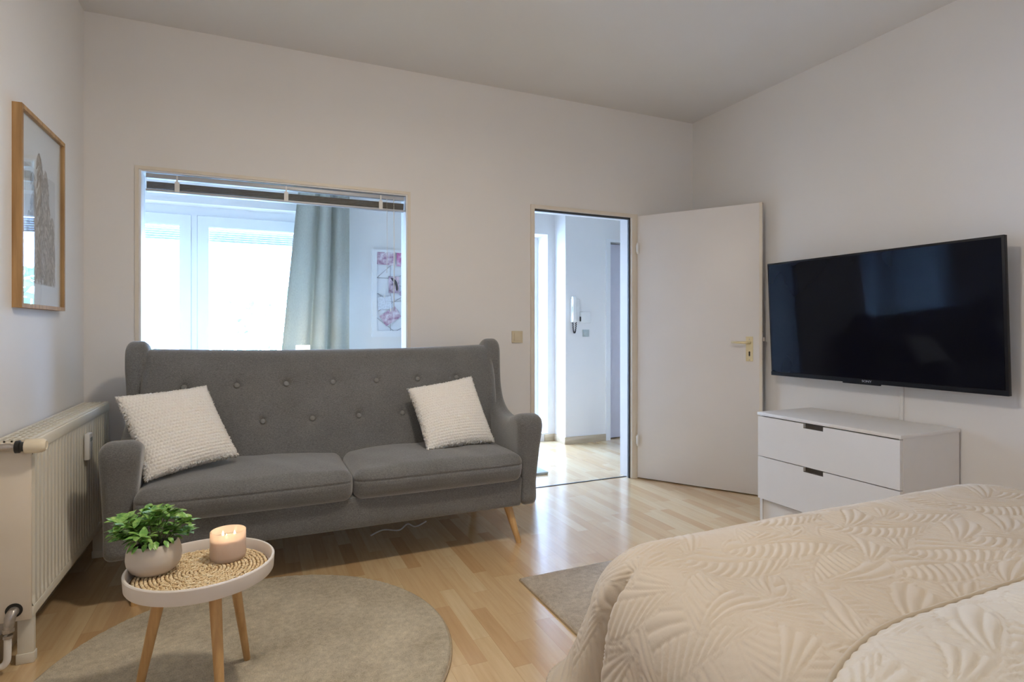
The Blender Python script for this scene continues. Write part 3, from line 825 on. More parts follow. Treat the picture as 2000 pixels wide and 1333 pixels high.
# ------------------------------------------------------------------ sofa
SX0, SX1 = -.565, 1.393
sofa = thing('sofa', 'grey tufted wingback sofa on pale wooden legs below the interior window', 'sofa', (.414, 3.1, 0))
side = catmull([(2.785, .200), (2.765, .330), (2.725, .500), (2.694, .600), (2.690, .650), (2.712, .684), (2.760, .695), (2.830, .680), (2.905, .657), (3.000, .646),
                (3.090, .656), (3.170, .688), (3.225, .740), (3.248, .810), (3.252, .880), (3.250, .960), (3.256, 1.025), (3.280, 1.066), (3.325, 1.084), (3.380, 1.076), (3.430, 1.045), (3.470, .98), (3.490, .85), (3.495, .60), (3.490, .30), (3.480, .200), (3.30, .200), (3.0, .200)], 6)
# square off the underside
side = np.array([p for p in side if p[1] > .1999 or True]); side[:, 1] = np.maximum(side[:, 1], .200)
def arm(sgn):
    def f(u, v, w_):
        th = .118
        front = max(0, min(1, (3.15-u)/.42)); up = max(0, min(1, (v-.38)/.30)); up = up*up*(3-2*up); front = front*front*(3-2*front)
        infl = .028*front*up*max(0, min(1, (.74-v)/.05+1))
        taper = -.018*max(0, min(1, (.45-v)/.25))
        wing = -.022*max(0, min(1, (v-.80)/.25))
        tt = w_*(th+infl+taper+wing)/th
        # outer face bows in slightly at the wing
        x = tt + (.008 if sgn > 0 else -.010)*max(0, min(1, (v-.75)/.2))
        return ((SX0 + x) if sgn < 0 else (SX1 - x), u, v)
    V, Fc = slab(side, f, .118, .038, 6, .022)
    if sgn > 0: Fc = [tuple(reversed(q)) for q in Fc]
    o = mesh('armrest', V, Fc, M['fabric'], sofa); autosmooth(o, 60); return o
arm(-1); arm(1)
ix0, ix1 = SX0+.10, SX1-.10
V, Fc = round_box_arrays(ix1-ix0, .70, .165, .018, 40, 10, 6)
V = V + np.array([(ix0+ix1)/2, 3.115, .2825]); V[:, 1] -= .02*np.clip((V[:, 2]-.2)/.16, 0, 1)*(V[:, 1] < 3.0)
mesh('base', V, Fc, M['fabric'], sofa)
# seat cushions
def cushion(x0, x1, seed):
    sx = x1-x0; V, Fc = round_box_arrays(sx, .60, .150, .045, 70, 46, 44)
    u = V[:, 0]/(sx/2); v = V[:, 1]/.30; zt = V[:, 2]
    crown = (1-np.abs(u)**3)*(1-np.clip(np.abs(v), 0, 1)**3.5)
    top = np.clip(zt/.075, 0, 1)
    V[:, 2] += top*(.028*crown - .004) + top*.004*noise1(V[:, 0]*7+V[:, 1]*5, seed)
    fr = (v < -.5)
    V[:, 1] -= np.where(fr, .016*(1-np.abs(u)**4)*(1-(zt/.09)**2), 0)
    # seam line around the front, 3 mm crease
    cre = np.exp(-((zt-.022)/.0035)**2)
    V[:, 1] += np.where(v < -.85, cre*.006, 0)
    # front bottom edge slopes under
    V[:, 1] += np.where(v < -.5, .022*np.clip(-(zt)/.075, 0, 1), 0)
    V += np.array([(x0+x1)/2, 3.005, .341+.075])
    V[:, 2] += np.clip(3.1-V[:,1], 0, .4)*.0
    return mesh('seat_cushion', V, Fc, M['fabric'], sofa)
cushion(-.452, .414, 1.0); cushion(.418, 1.282, 4.2)
for x0, x1 in ((-.445, .408), (.424, 1.275)):
    xs = np.linspace(x0+.03, x1-.03, 30); u = (xs-(x0+x1)/2)/((x1-x0)/2)
    pass
# backrest
BTN_U = [(-.325+.2375*i, .853) for i in range(7)]; BTN_L = [(-.206+.2405*i, .671) for i in range(6)]
def back_y(z): return 3.125 + .40*(z-.45)
bx0, bx1 = SX0+.06, SX1-.06
nx_, nz_ = 230, 74
V, Fc = round_box_arrays(bx1-bx0, .13, .70, .045, nx_, 6, nz_)
x = V[:, 0]+(bx0+bx1)/2; zl = V[:, 2]/.35
u = (x-.414)/((bx1-bx0)/2)
ztop = 1.028 + .018*np.abs(u)**2.5
z = .345 + (V[:, 2]+.35)/.70*(ztop-.345)
y = back_y(z) + .055 + V[:, 1]
front = V[:, 1] < 0
bulge = -.018*(1-np.abs(u)**6)*np.clip((z-.45)/.2, 0, 1)*np.clip((ztop-z)/.12, 0, 1)
wingb = -.075*np.clip((np.abs(u)-.80)/.15, 0, 1)**2*np.clip((z-.55)/.3, 0, 1)
tuft = np.zeros_like(x)
for bx, bz in BTN_U + BTN_L:
    r2 = (x-bx)**2+(z-bz)**2
    tuft += .018*np.exp(-r2/.019**2) + .008*np.exp(-r2/.050**2)
    # short pull creases to each side
    tuft += .0022*np.exp(-((z-bz)/.006)**2)*np.exp(-((np.abs(x-bx)-.03)/.03)**2)
y = y + np.where(front, bulge+wingb+tuft, 0)
bk = mesh('backrest', np.c_[x, y, z], Fc, M['fabric'], sofa)
for bx, bz in BTN_U + BTN_L:
    yy = back_y(bz) - .010 - .018 + .016
    b = MB().lathe([(.0145, -.006), (.0145, .001), (.0128, .0045), (.0085, .0068), (.0, .0075)], (bx, yy, bz), 16, axis=(0, -1, .38))
    b.build('button', M['button'], bk, True)
# legs
for (xf, yf, xt, yt) in ((-.459, 2.809, -.415, 2.86), (1.288, 2.791, 1.245, 2.85), (-.459, 3.47, -.415, 3.41), (1.288, 3.47, 1.245, 3.41)):
    b = MB().tube([(xf, yf, 0), (xf, yf, .004), ((xf*.5+xt*.5), (yf+yt)/2, .10), (xt, yt, .203)], [.0125, .0135, .019, .024], 20)
    autosmooth(b.build('leg', M['leg_wood'], sofa), 50)

# small white cable on the floor behind the sofa front
o = MB().tube([tuple(p) for p in catmull([(.58, 3.20, .006), (.66, 3.26, .006), (.74, 3.22, .006), (.80, 3.26, .02), (.84, 3.24, .006), (.92, 3.30, .006)], 8, False)], .004, 8).build('cable', M['white_plastic'], None, True)
tag(o, 'thin white cable lying on the floor in the shade under the sofa', 'cable')

# ------------------------------------------------------------------ pillows
def pillow(label, TL, TR, BR, BL, thick, seed, rows=26):
    n = 150
    TL, TR, BR, BL = map(np.array, (TL, TR, BR, BL))
    s_, t_ = np.meshgrid(np.linspace(-1, 1, n+1), np.linspace(-1, 1, n+1), indexing='ij')
    # pinch the sides between the corners
    S = s_*(1-.055*(1-t_**2)*np.abs(s_)**3); T = t_*(1-.055*(1-s_**2)*np.abs(t_)**3)
    a = (S+1)/2; b_ = (T+1)/2
    P = (TL[None, None]*((1-a)*b_)[..., None] + TR*(a*b_)[..., None] + BR*(a*(1-b_))[..., None] + BL*((1-a)*(1-b_))[..., None])
    nrm = np.cross(BR-BL, TL-BL); nrm /= np.linalg.norm(nrm)      # towards viewer
    if nrm[1] > 0: nrm = -nrm
    prof = (np.clip(1-np.abs(s_)**2.4, 0, 1)*np.clip(1-np.abs(t_)**2.4, 0, 1))**.46
    g = .95*noise1(s_*2.2+t_*1.1, seed)*.006
    # waffle weave, staggered ridges
    rr = (t_+1)/2*rows; row = np.floor(rr)
    w1 = np.abs(np.sin(rr*PI)); w2 = np.abs(np.sin(((s_+1)/2*rows*1.15+(row % 2)*.5)*PI))
    waf = .0042*(w1**.7)*(.45+.55*w2**.8)
    waf = waf*(np.clip(1-np.abs(s_)**10, 0, 1)*np.clip(1-np.abs(t_)**10, 0, 1)*.7+.3)
    Pf = P + nrm*((thick/2*prof+g*prof+waf)[..., None])
    Pb = P - nrm*((thick/2*prof+waf*.5)[..., None])
    V = np.concatenate([Pf.reshape(-1, 3), Pb.reshape(-1, 3)])
    rs = np.random.RandomState(int(seed*10)); edge_ = np.concatenate([np.maximum(np.abs(s_), np.abs(t_)).ravel()]*2); V += rs.normal(0, 1, V.shape)*(.0006+.0018*np.clip((edge_-.9)/.1, 0, 1))[:, None]
    Fc = []; m_ = n+1
    for i in range(n):
        for j in range(n):
            q = i*m_+j; Fc.append((q, q+m_, q+m_+1, q+1)); q += m_*m_; Fc.append((q, q+1, q+m_+1, q+m_))
    ring = [i*m_ for i in range(m_)] + [n*m_+j for j in range(1, m_)] + [i*m_+n for i in range(n-1, -1, -1)] + [j for j in range(n-1, 0, -1)]
    for k in range(len(ring)):
        q, q2 = ring[k], ring[(k+1) % len(ring)]; Fc.append((q, q2, q2+m_*m_, q+m_*m_))
    o = mesh('throw_pillow', V, Fc, M['plush']); autosmooth(o, 180)
    return tag(o, label, 'pillow', 'cream plush pillows on the sofa')
pillow('cream waffle plush pillow leaning at the left end of the sofa', (-.553, 2.95, .853), (-.220, 3.15, .870), (-.070, 2.985, .548), (-.418, 2.80, .508), .13, 1.3)
pillow('cream waffle plush pillow leaning at the right end of the sofa', (.765, 3.13, .812), (1.145, 3.14, .868), (1.215, 2.95, .515), (.815, 2.90, .507), .12, 3.1)

# ------------------------------------------------------------------ radiator
RX, RY0, RY1, RZ0, RZ1 = -.692, 2.455, 3.56, .165, .770
rad = thing('radiator', 'cream panel radiator with vertical flutes on the wall left of the sofa', 'radiator', (-.75, 3.0, 0))
RB = XL+.012
V = []; Fc = []; nfl = 27; ny = nfl*8; zs = [RZ0+.035, RZ0+.055, RZ0+.07, RZ1-.075, RZ1-.06, RZ1-.045]
amp = [0, .4, 1, 1, .4, 0]
for zi, z in enumerate(zs):
    for i in range(ny+1):
        f = i/8.0; ph = f-math.floor(f)
        prof_ = 0 if ph < .26 else min(1, (ph-.26)/.12, (1.0-ph)/.12)
        V.append((RX - .017*(1-prof_)*amp[zi] - (0 if amp[zi] else 0), RY0+(RY1-RY0)*i/ny, z))
for zi in range(len(zs)-1):
    for i in range(ny):
        q = zi*(ny+1)+i; Fc.append((q, q+1, q+ny+2, q+ny+1))
o = mesh('front_panel', V, Fc, M['radiator'], rad); autosmooth(o, 40)
b = MB().box(RX-.03, RX+.002, RY0, RY1, RZ0, RZ0+.036, 0, .004).box(RX-.03, RX+.004, RY0, RY1, RZ1-.046, RZ1-.004, 0, .006)
autosmooth(b.build('rail', M['radiator'], rad), 40)
autosmooth(MB().box(RB, RX-.004, RY0-.008, RY0+.004, RZ0-.006, RZ1-.006, 0, .003).build('side_cover', M['radiator_warm_lit'], rad), 40)
box('side_cover', RB, RX-.004, RY1-.004, RY1+.008, RZ0, RZ1-.006, M['radiator_warm_lit'], rad)
box('core', RB+.01, RX-.032, RY0+.02, RY1-.02, RZ0+.03, RZ1-.03, M['gap_shade'], rad)  # black block paints the shade seen through the grille slots
# top grille: bars with slots
b = MB(); gx0, gx1 = RB, RX-.002
b.box(gx0, gx0+.012, RY0, RY1, RZ1-.006, RZ1); b.box(gx1-.016, gx1, RY0, RY1, RZ1-.006, RZ1)
n_ = 26
for i in range(n_+1):
    y = RY0+(RY1-RY0)*i/n_; wd = .007 if i % 1 == 0 else .004
    b.box(gx0+.012, gx1-.016, max(RY0, y-wd), min(RY1, y+wd), RZ1-.006, RZ1)
for k in range(1, 4):
    xx = gx0+.012+(gx1-gx0-.028)*k/4
    b.box(xx-.0028, xx+.0028, RY0, RY1, RZ1-.0065, RZ1-.0002)
b.build('top_grille', M['radiator'], rad)
for y in (2.485, 3.475):
    ft = MB().box(-.742, -.697, y-.012, y+.012, 0.0, RZ0+.02, 0, .002).box(-.745, -.694, y-.016, y+.016, 0, .035, 0, .002); autosmooth(ft.build('foot', M['radiator'], rad))
mt = MB().box(RX+.002, RX+.022, 3.075, 3.135, .565, .680, 0, .004).build('heat_meter', M['white_plastic'], rad); autosmooth(mt)
MB().box(RX+.022, RX+.0235, 3.085, 3.125, .645, .662).build('display', M['grey_plastic'], mt)
# thermostat valve, axis towards +X
zv, yv = .752, 2.425
vl = MB().lathe([(.0, -.002), (.013, -.002), (.013, .06), (.010, .065), (.010, .082)], (RB-.004, yv, zv), 20, axis=(1, 0, 0)); autosmooth(vl.build('valve_pipe', M['steel'], rad), 40)
vc = MB().lathe([(.012, 0), (.021, .003), (.021, .014), (.016, .017), (.016, .030)], (-.734, yv, zv), 20, axis=(1, 0, 0)); autosmooth(vc.build('valve_collar', M['black_plastic'], rad), 40)
prof_ = [(0, 0), (.021, 0), (.0235, .003), (.0235, .040), (.0225, .048), (.018, .056), (.015, .058), (.013, .056), (.0, .056)]
kn = MB().lathe(prof_, (-.706, yv, zv), 40, axis=(1, 0, 0))
kn.V = [((v[0], yv+(v[1]-yv)*(1+(.02 if (i % 2) else -.02)), zv+(v[2]-zv)*(1+(.02 if (i % 2) else -.02)))) for i, v in enumerate(kn.V)]
autosmooth(kn.build('thermostat_knob', M['ivory'], rad), 40)
ar = MB().box(RB+.002, RB+.03, RY0-.028, RY0-.008, RZ1-.018, RZ1-.008); ar.build('air_vent', M['steel'], rad)
# lower return valve and pipe
p1 = MB().tube([(-.742, RY0-.006, .196), (-.742, RY0-.030, .196), (-.744, RY0-.036, .186), (-.748, RY0-.036, .150)], [.016, .015, .016, .013], 16)
p1.lathe([(.017, 0), (.017, .012)], (-.749, RY0-.036, .140), 6)
p1.lathe([(.014, 0), (.014, .010)], (-.7495, RY0-.036, .120), 12)
autosmooth(p1.build('return_valve', M['steel'], rad), 40)
MB().tube([tuple(q) for q in catmull([(-.750, RY0-.036, .130), (-.751, RY0-.036, .06), (-.757, RY0-.036, .036), (-.775, RY0-.037, .027), (-.800, RY0-.038, .026), (-.825, RY0-.038, .026)], 6, False)], .0105, 16).build('return_pipe', M['white_plastic'], rad, True)
hole = MB().lathe([(.024, 0), (.024, .001)], (-.742, RY0-.009, .198), 24, axis=(0, -1, 0)); hole.build('pipe_hole', M['gap_shade'], rad)

# ------------------------------------------------------------------ framed picture on the left wall
PXf = -.785; PY0, PY1, PZ0, PZ1 = 2.665, 3.190, 1.226, 1.982
pic = thing('framed_picture', 'oak framed pampas grass print on the left wall above the radiator', 'picture', (XL, 2.93, PZ0))
b = MB(); fw = .016
b.box(XL, PXf, PY0, PY0+fw, PZ0, PZ1); b.box(XL, PXf, PY1-fw, PY1, PZ0, PZ1); b.box(XL, PXf, PY0+fw, PY1-fw, PZ1-fw, PZ1); b.box(XL, PXf, PY0+fw, PY1-fw, PZ0, PZ0+fw)
b.build('frame', M['frame_wood'], pic)
box('mat_board', XL+.004, XL+.014, PY0+fw, PY1-fw, PZ0+fw, PZ1-fw, M['paper'], pic)
xp = XL+.0146
b = MB(); b.box(XL+.014, xp, PY0+.085, PY1-.085, PZ0+.10, PZ1-.20, 0)
rng = random.Random(7)
def stroke(pts, w0, w1, m_, xo):
    P = catmull(pts, 6, False); V = []; Fc = []
    for i, p in enumerate(P):
        tn = P[min(i+1, len(P)-1)]-P[max(i-1, 0)]; tn /= np.linalg.norm(tn)+1e-9; nn = np.array([-tn[1], tn[0]])
        wd = w0+(w1-w0)*i/(len(P)-1); V += [(xo, *(p+nn*wd)), (xo, *(p-nn*wd))]
    for i in range(len(P)-1): Fc.append((2*i, 2*i+1, 2*i+3, 2*i+2))
    b.add(V, Fc, m_)
for pi, (yb0, yt, zt, sc_) in enumerate(((2.86, 2.83, 1.76, .7), (2.98, 2.90, 1.86, 1.1), (3.02, 2.98, 1.80, .9), (3.05, 3.06, 1.62, .9), (2.92, 3.00, 1.66, .8), (2.82, 2.79, 1.60, .8), (3.00, 3.08, 1.50, .8), (2.90, 2.86, 1.56, 1.0))):
    zb0 = PZ0+.11
    def cl(q): return (min(max(q[0], PY0+.088), PY1-.088), min(max(q[1], PZ0+.102), PZ1-.10))
    stroke([cl((yb0, zb0)), cl(((yb0+yt)/2+.01, (zb0+zt)/2)), cl((yt, zt))], .004, .001, 1, xp+.0003+pi*.0001)
    for k in range(150):
        f = .25+.75*rng.random(); y_ = yb0+(yt-yb0)*f; z_ = zb0+(zt-zb0)*f
        L_ = .07*sc_*(1.15-f)+.02; an = rng.uniform(-1, 1)
        stroke([cl((y_, z_)), cl((y_+an*L_*.5, z_-L_*.1)), cl((y_+an*L_*1.1, z_-L_*(.6+.6*rng.random())))], .010, .003, 1 if rng.random() < .55 else 2, xp+.0004+pi*.0001+k*.000002)
b.build('pampas_print', [M['print_ground'], M['plume'], M['plume_light']], pic)
box('glass_pane', PXf-.008, PXf-.006, PY0+fw, PY1-fw, PZ0+fw, PZ1-fw, M['picture_glass'], pic)

# ------------------------------------------------------------------ rugs
def round_rug():
    cx, cy, rr, h = -.001, 2.159, .669, .018
    nr, na = 150, 420; rs = np.random.RandomState(3)
    V = []; Fc = []
    V.append((cx, cy, h))
    for i in range(1, nr+1):
        r_ = rr*(i/nr)
        edge = max(0, (r_-(rr-.012))/.012)
        for k in range(na):
            a = 2*PI*k/na; z = h*math.sqrt(max(0, 1-edge**2)) if i < nr else .002
            z += (rs.rand()-.5)*.0035*(1-edge)
            V.append((cx+r_*math.cos(a), cy+r_*math.sin(a), z))
    for k in range(na): Fc.append((0, 1+k, 1+(k+1) % na))
    for i in range(nr-1):
        for k in range(na):
            k2 = (k+1) % na; Fc.append((1+i*na+k, 1+(i+1)*na+k, 1+(i+1)*na+k2, 1+i*na+k2))
    rg = thing('round_rug', 'round beige shag rug on the floor under the small tray table', 'rug', (cx, cy, 0))
    mesh('pile', V, Fc, M['rug'], rg)
    MB().tube([(cx+(rr+.001)*math.cos(2*PI*k/120), cy+(rr+.001)*math.sin(2*PI*k/120), .005) for k in range(121)], .0045, 6, cap=False).build('binding', M['rug_edge'], rg, True)
round_rug()
def rect_rug(x0, x1, y0_, y1_, h):
    nx, ny = 220, 150; rs = np.random.RandomState(5); V = []; Fc = []
    for j in range(ny+1):
        for i in range(nx+1):
            u, v = i/nx, j/ny; e = min(u*(x1-x0), (1-u)*(x1-x0), v*(y1_-y0_), (1-v)*(y1_-y0_))
            k = min(1, e/.010); V.append((x0+(x1-x0)*u, y0_+(y1_-y0_)*v, .002+(h-.002)*math.sqrt(k*(2-k)) + (rs.rand()-.5)*.003*k))
    for j in range(ny):
        for i in range(nx): q = j*(nx+1)+i; Fc.append((q, q+1, q+nx+2, q+nx+1))
    rg = thing('bedside_rug', 'rectangular grey beige rug corner sticking out beside the bed', 'rug', ((x0+x1)/2, (y0_+y1_)/2, 0))
    mesh('pile', V, Fc, M['rug_grey'], rg)
    b = MB()
    b.box(x0-.002, x1+.002, y0_-.004, y0_, 0, .008); b.box(x0-.002, x1+.002, y1_, y1_+.004, 0, .008); b.box(x0-.004, x0, y0_, y1_, 0, .008); b.box(x1, x1+.004, y0_, y1_, 0, .008)
    b.build('binding', M['rug_edge'], rg)
rect_rug(1.097, 2.45, 1.50, 2.366, .014)

# ------------------------------------------------------------------ tray table
TX, TY = -.148, 1.978; TZ = .440
tb = thing('side_table', 'small round white tray table on three wooden legs standing on the round rug', 'table', (TX, TY, .018))
b = MB().lathe([(0, TZ-.046), (.190, TZ-.046), (.1985, TZ-.044), (.201, TZ-.040), (.2035, TZ-.003), (.2015, TZ), (.1965, TZ), (.1945, TZ-.003), (.1925, TZ-.034), (.0, TZ-.034)], (TX, TY, 0), 96)
autosmooth(b.build('tray', M['table_white'], tb), 35)
for (xf, yf), (xt, yt) in (((-.326, 1.984), (-.250, 1.972)), ((-.086, 1.796), (-.108, 1.872)), ((-.026, 2.154), (-.070, 2.060))):
    z0_, z1_ = .0185, TZ-.045
    b = MB().tube([(xf, yf, z0_), (xf, yf, z0_+.003), (xt, yt, z1_)], [.0095, .0105, .0175], 20)
    autosmooth(b.build('leg', M['table_leg_wood'], tb), 50)
# woven placemat: concentric plaited rings
WZ = TZ-.034
pm = MB(); rng = random.Random(11)
pm.lathe([(0, 0), (.186, 0), (.186, .003), (0, .003)], (TX, TY, WZ+.0003), 48, 2)
nr_ = 17
for i in range(nr_):
    r_ = .008+i*.0106; n = max(8, int(2*PI*r_/.0085))
    for k in range(n):
        a = 2*PI*(k+.5*(i % 2))/n + rng.uniform(-.1, .1)/max(r_, .02)*.01
        ca, sa = math.cos(a), math.sin(a); tw = .55*(1 if i % 2 else -1)+rng.uniform(-.12, .12)
        tx_, ty_ = -sa*math.cos(tw)+ca*math.sin(tw), ca*math.cos(tw)+sa*math.sin(tw)
        cx, cy = TX+r_*ca, TY+r_*sa; L_ = .0072; hgt = rng.uniform(.0050, .0082)
        pm.tube([(cx-tx_*L_, cy-ty_*L_, WZ+.0025), (cx-tx_*L_*.5, cy-ty_*L_*.5, WZ+hgt-.002), (cx+tx_*L_*.5, cy+ty_*L_*.5, WZ+hgt-.002), (cx+tx_*L_, cy+ty_*L_, WZ+.0025)], [.0012, .0029, .0029, .0012], 6, rng.choice((0, 0, 1)))
o = pm.build('woven_placemat', [M['wicker'], M['wicker_pale'], M['wicker_shade']], None, True)
tag(o, 'round woven natural fibre placemat lying inside the white tray table', 'placemat')
WT_ = WZ+.0078

# candle
CX_, CY_ = -.080, 2.046; CR = .0520
cn = thing('candle', 'lit candle in a low frosted glass jar on the tray table', 'candle', (CX_, CY_, WT_))
b = MB().lathe([(0, .0), (CR-.006, .0), (CR-.001, .004), (CR+.001, .015), (CR, .088), (CR-.0015, .0895), (CR-.003, .088), (CR-.003, .010), (0, .008)], (CX_, CY_, WT_), 64)
autosmooth(b.build('glass_jar', M['frosted'], cn), 50)
wx = MB().lathe([(0, .0085), (CR-.0035, .0105), (CR-.0035, .064), (.030, .0632), (.0, .0628)], (CX_, CY_, WT_), 48).build('wax', M['wax'], cn, True)
for k in range(3):
    a = R(20+120*k); x_, y_ = CX_+.020*math.cos(a), CY_+.020*math.sin(a)
    MB().tube([(x_, y_, WT_+.062), (x_+.001, y_, WT_+.069)], .0009, 6).build('wick', M['black_plastic'], cn)
    MB().lathe([(0, 0), (.0028, .003), (.0036, .007), (.0022, .013), (0, .019)], (x_, y_, WT_+.066), 12).build('flame', M['flame'], cn, True)
    l = bpy.data.lights.new('candle_light', 'POINT'); l.energy = .05; l.color = (1, .70, .42); l.shadow_soft_size = .006
    lo = bpy.data.objects.new('candle_light', l); COL.objects.link(lo); lo.location = (x_, y_, WT_+.090)

# plant
QX, QY = -.280, 2.026
pl = thing('potted_plant', 'small bushy green plant in a matt cream bowl pot on the tray table', 'plant', (QX, QY, WT_))
b = MB().lathe([(0, 0), (.040, 0), (.050, .002), (.062, .012), (.0715, .030), (.074, .046), (.0725, .064), (.0675, .082), (.064, .090), (.061, .091), (.0605, .088), (.064, .07), (.0, .07)], (QX, QY, WT_), 64)
autosmooth(b.build('pot', M['cream_ceramic'], pl), 50)
MB().lathe([(0, .078), (.0625, .076), (.0625, .0705), (0, .0705)], (QX, QY, WT_), 32).build('soil', M['soil'], pl, True)
rng = random.Random(21); lf = MB(); stm = MB()
def leaf_shape(c, d_, up, L_, Wd):
    d_ = Vector(d_).normalized(); up = Vector(up); s_ = d_.cross(up).normalized(); up = s_.cross(d_).normalized(); c = Vector(c)
    rows = [(0, 0), (.18, .55), (.42, 1.0), (.68, .78), (.88, .36), (1.0, 0)]
    V = []; Fc = []
    for f, w_ in rows:
        droop = -.22*f*f*L_
        m0 = c+d_*L_*f+up*droop
        V += [m0-s_*Wd*w_*.5+up*Wd*.16*w_, m0, m0+s_*Wd*w_*.5+up*Wd*.16*w_]
    for i in range(len(rows)-1):
        q = i*3; Fc += [(q, q+1, q+4, q+3), (q+1, q+2, q+5, q+4)]
    lf.add(V, Fc)
for k in range(36):
    a = rng.uniform(0, 2*PI); sp = rng.uniform(.1, 1)**.7
    el = rng.uniform(.022, .088)*(1.12-.35*sp)
    base_ = Vector((QX+.030*math.cos(a)*sp, QY+.030*math.sin(a)*sp, WT_+.078))
    tip = Vector((QX+.112*sp*math.cos(a), QY+.112*sp*math.sin(a), WT_+.092+el+.012*rng.random()))
    mid = (base_+tip)/2+Vector((0, 0, .018))
    P = [Vector(q) for q in catmull([base_, mid, tip], 4, False)]
    stm.tube(P, .0011, 5)
    dr = (tip-mid).normalized()
    for j, f in enumerate((3, 5, 6, 7, 8)):
        c = P[min(f, len(P)-1)]
        for side_ in range(2):
            aa = rng.uniform(0, 2*PI) if j > 0 else a
            dv = Vector((math.cos(aa), math.sin(aa), rng.uniform(-.15, .65)))+dr*.7
            leaf_shape(c, dv, (rng.uniform(-.3, .3), rng.uniform(-.3, .3), 1), rng.uniform(.026, .040), rng.uniform(.016, .024))
for k in range(16):    # a few hanging over the rim
    a = rng.uniform(PI*.7, PI*1.9); c = Vector((QX+.055*math.cos(a), QY+.055*math.sin(a), WT_+.095+rng.uniform(0, .015)))
    leaf_shape(c, (math.cos(a), math.sin(a), -.5), (0, 0, 1), .028, .016)
stm.build('stems', M['stem'], pl, True)
o = lf.build('foliage', M['leaf'], pl, True)

# ------------------------------------------------------------------ dresser
DXF, DYA, DYB, DZ = 2.742, 1.700, 2.532, .648
dr = thing('chest_of_drawers', 'low white chest of drawers with two cut-out grips standing below the television', 'chest of drawers', ((DXF+XR)/2, (DYA+DYB)/2, 0))
XD = XR-.016
b = MB().box(DXF+.020, XD, DYA, DYA+.018, 0.0, DZ-.018).box(DXF+.020, XD, DYB-.018, DYB, 0.0, DZ-.018).box(XD-.01, XD, DYA+.018, DYB-.018, .05, DZ-.018).box(DXF+.045, XD-.01, DYA+.018, DYB-.018, .10, .116)
b.build('carcass', M['white_lacquer'], dr)
autosmooth(MB().box(DXF, XD+.004, DYA-.003, DYB+.003, DZ-.018, DZ, 0, .0015).build('top', M['white_lacquer'], dr))
box('plinth', DXF+.030, DXF+.045, DYA+.018, DYB-.018, 0, .125, M['white_lacquer'], dr)
ym, hw, hd_ = 2.159, .060, .024
for z0_, z1_ in ((.390, .624), (.137, .385)):
    b = MB(); fx0, fx1 = DXF+.001, DXF+.019
    ya, yb_ = DYA+.002, DYB-.002
    b.box(fx0, fx1, ya, ym-hw, z0_, z1_).box(fx0, fx1, ym+hw, yb_, z0_, z1_).box(fx0, fx1, ym-hw, ym+hw, z0_, z1_-hd_)
    f_ = b.build('drawer', M['white_lacquer'], dr)
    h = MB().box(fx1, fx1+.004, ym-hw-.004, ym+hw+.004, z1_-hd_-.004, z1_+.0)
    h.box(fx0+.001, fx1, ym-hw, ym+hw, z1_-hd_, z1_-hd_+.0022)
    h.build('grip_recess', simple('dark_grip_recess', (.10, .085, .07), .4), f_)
box('drawer_box', DXF+.030, XD-.02, DYA+.03, DYB-.03, .14, .60, M['gap_shade'], dr)

# ------------------------------------------------------------------ television
def tvf(u, v, w_):      # u along -Y (0..1.306), v up, w out of the wall side (0 = front face, + to wall)
    tilt = .040
    X0 = 3.128 - tilt*(v/.735)
    return (X0 + w_, 2.772 - u, .838 + v)
TW, TH = 1.315, .735
tv = thing('television', 'large flat black television mounted on the right wall above the chest of drawers', 'television', (3.15, 2.11, .838))
autosmooth(MB().box(0, TW, 0, TH, 0, .024, 0, .002).map(tvf).build('casing', M['tv_body'], tv), 40)
bz = .012
MB().box(bz, TW-bz, .026, TH-bz, -.0012, .001).map(tvf).build('screen', M['screen'], tv)
b = MB().box(0, TW, .0, .024, -.003, .0, 0, .001).map(tvf); b.build('lower_bezel', M['tv_body'], tv)
b = MB().box(.50, .72, -.008, .002, .004, .018, 0, .002).map(tvf); b.build('sensor_bar', M['tv_body'], tv)
b = MB().box(.20, 1.10, .10, .60, .024, .050).map(tvf)
b.box(3.160, XR-.002, 1.85, 2.40, 1.10, 1.34); b.build('wall_bracket', M['black_plastic'], tv)
def text_part(body, size, f, name, mat, parent, depth=.0006):
    tc_ = bpy.data.curves.new('t', 'FONT'); tc_.body = body; tc_.size = size; tc_.align_x = 'CENTER'; tc_.extrude = depth
    to = bpy.data.objects.new('t', tc_); COL.objects.link(to); bpy.context.view_layer.update()
    me = bpy.data.meshes.new_from_object(to.evaluated_get(bpy.context.evaluated_depsgraph_get())); bpy.data.objects.remove(to)
    return mesh(name, [f(v.co.x, v.co.y, v.co.z) for v in me.vertices], [tuple(p.vertices) for p in me.polygons], mat, parent, False)
text_part('SONY', .017, lambda x, y, z: tvf(.652+x*1.25, .007+y, -.0042-z), 'logo', M['logo'], tv)

# cable duct on the wall
o = box('cable_duct', XR-.012, XR, 1.975, 1.997, DZ, .90, M['white_plastic'], None, b=.002)
tag(o, 'narrow white vertical cable duct on the wall between television and chest of drawers', 'cable duct')

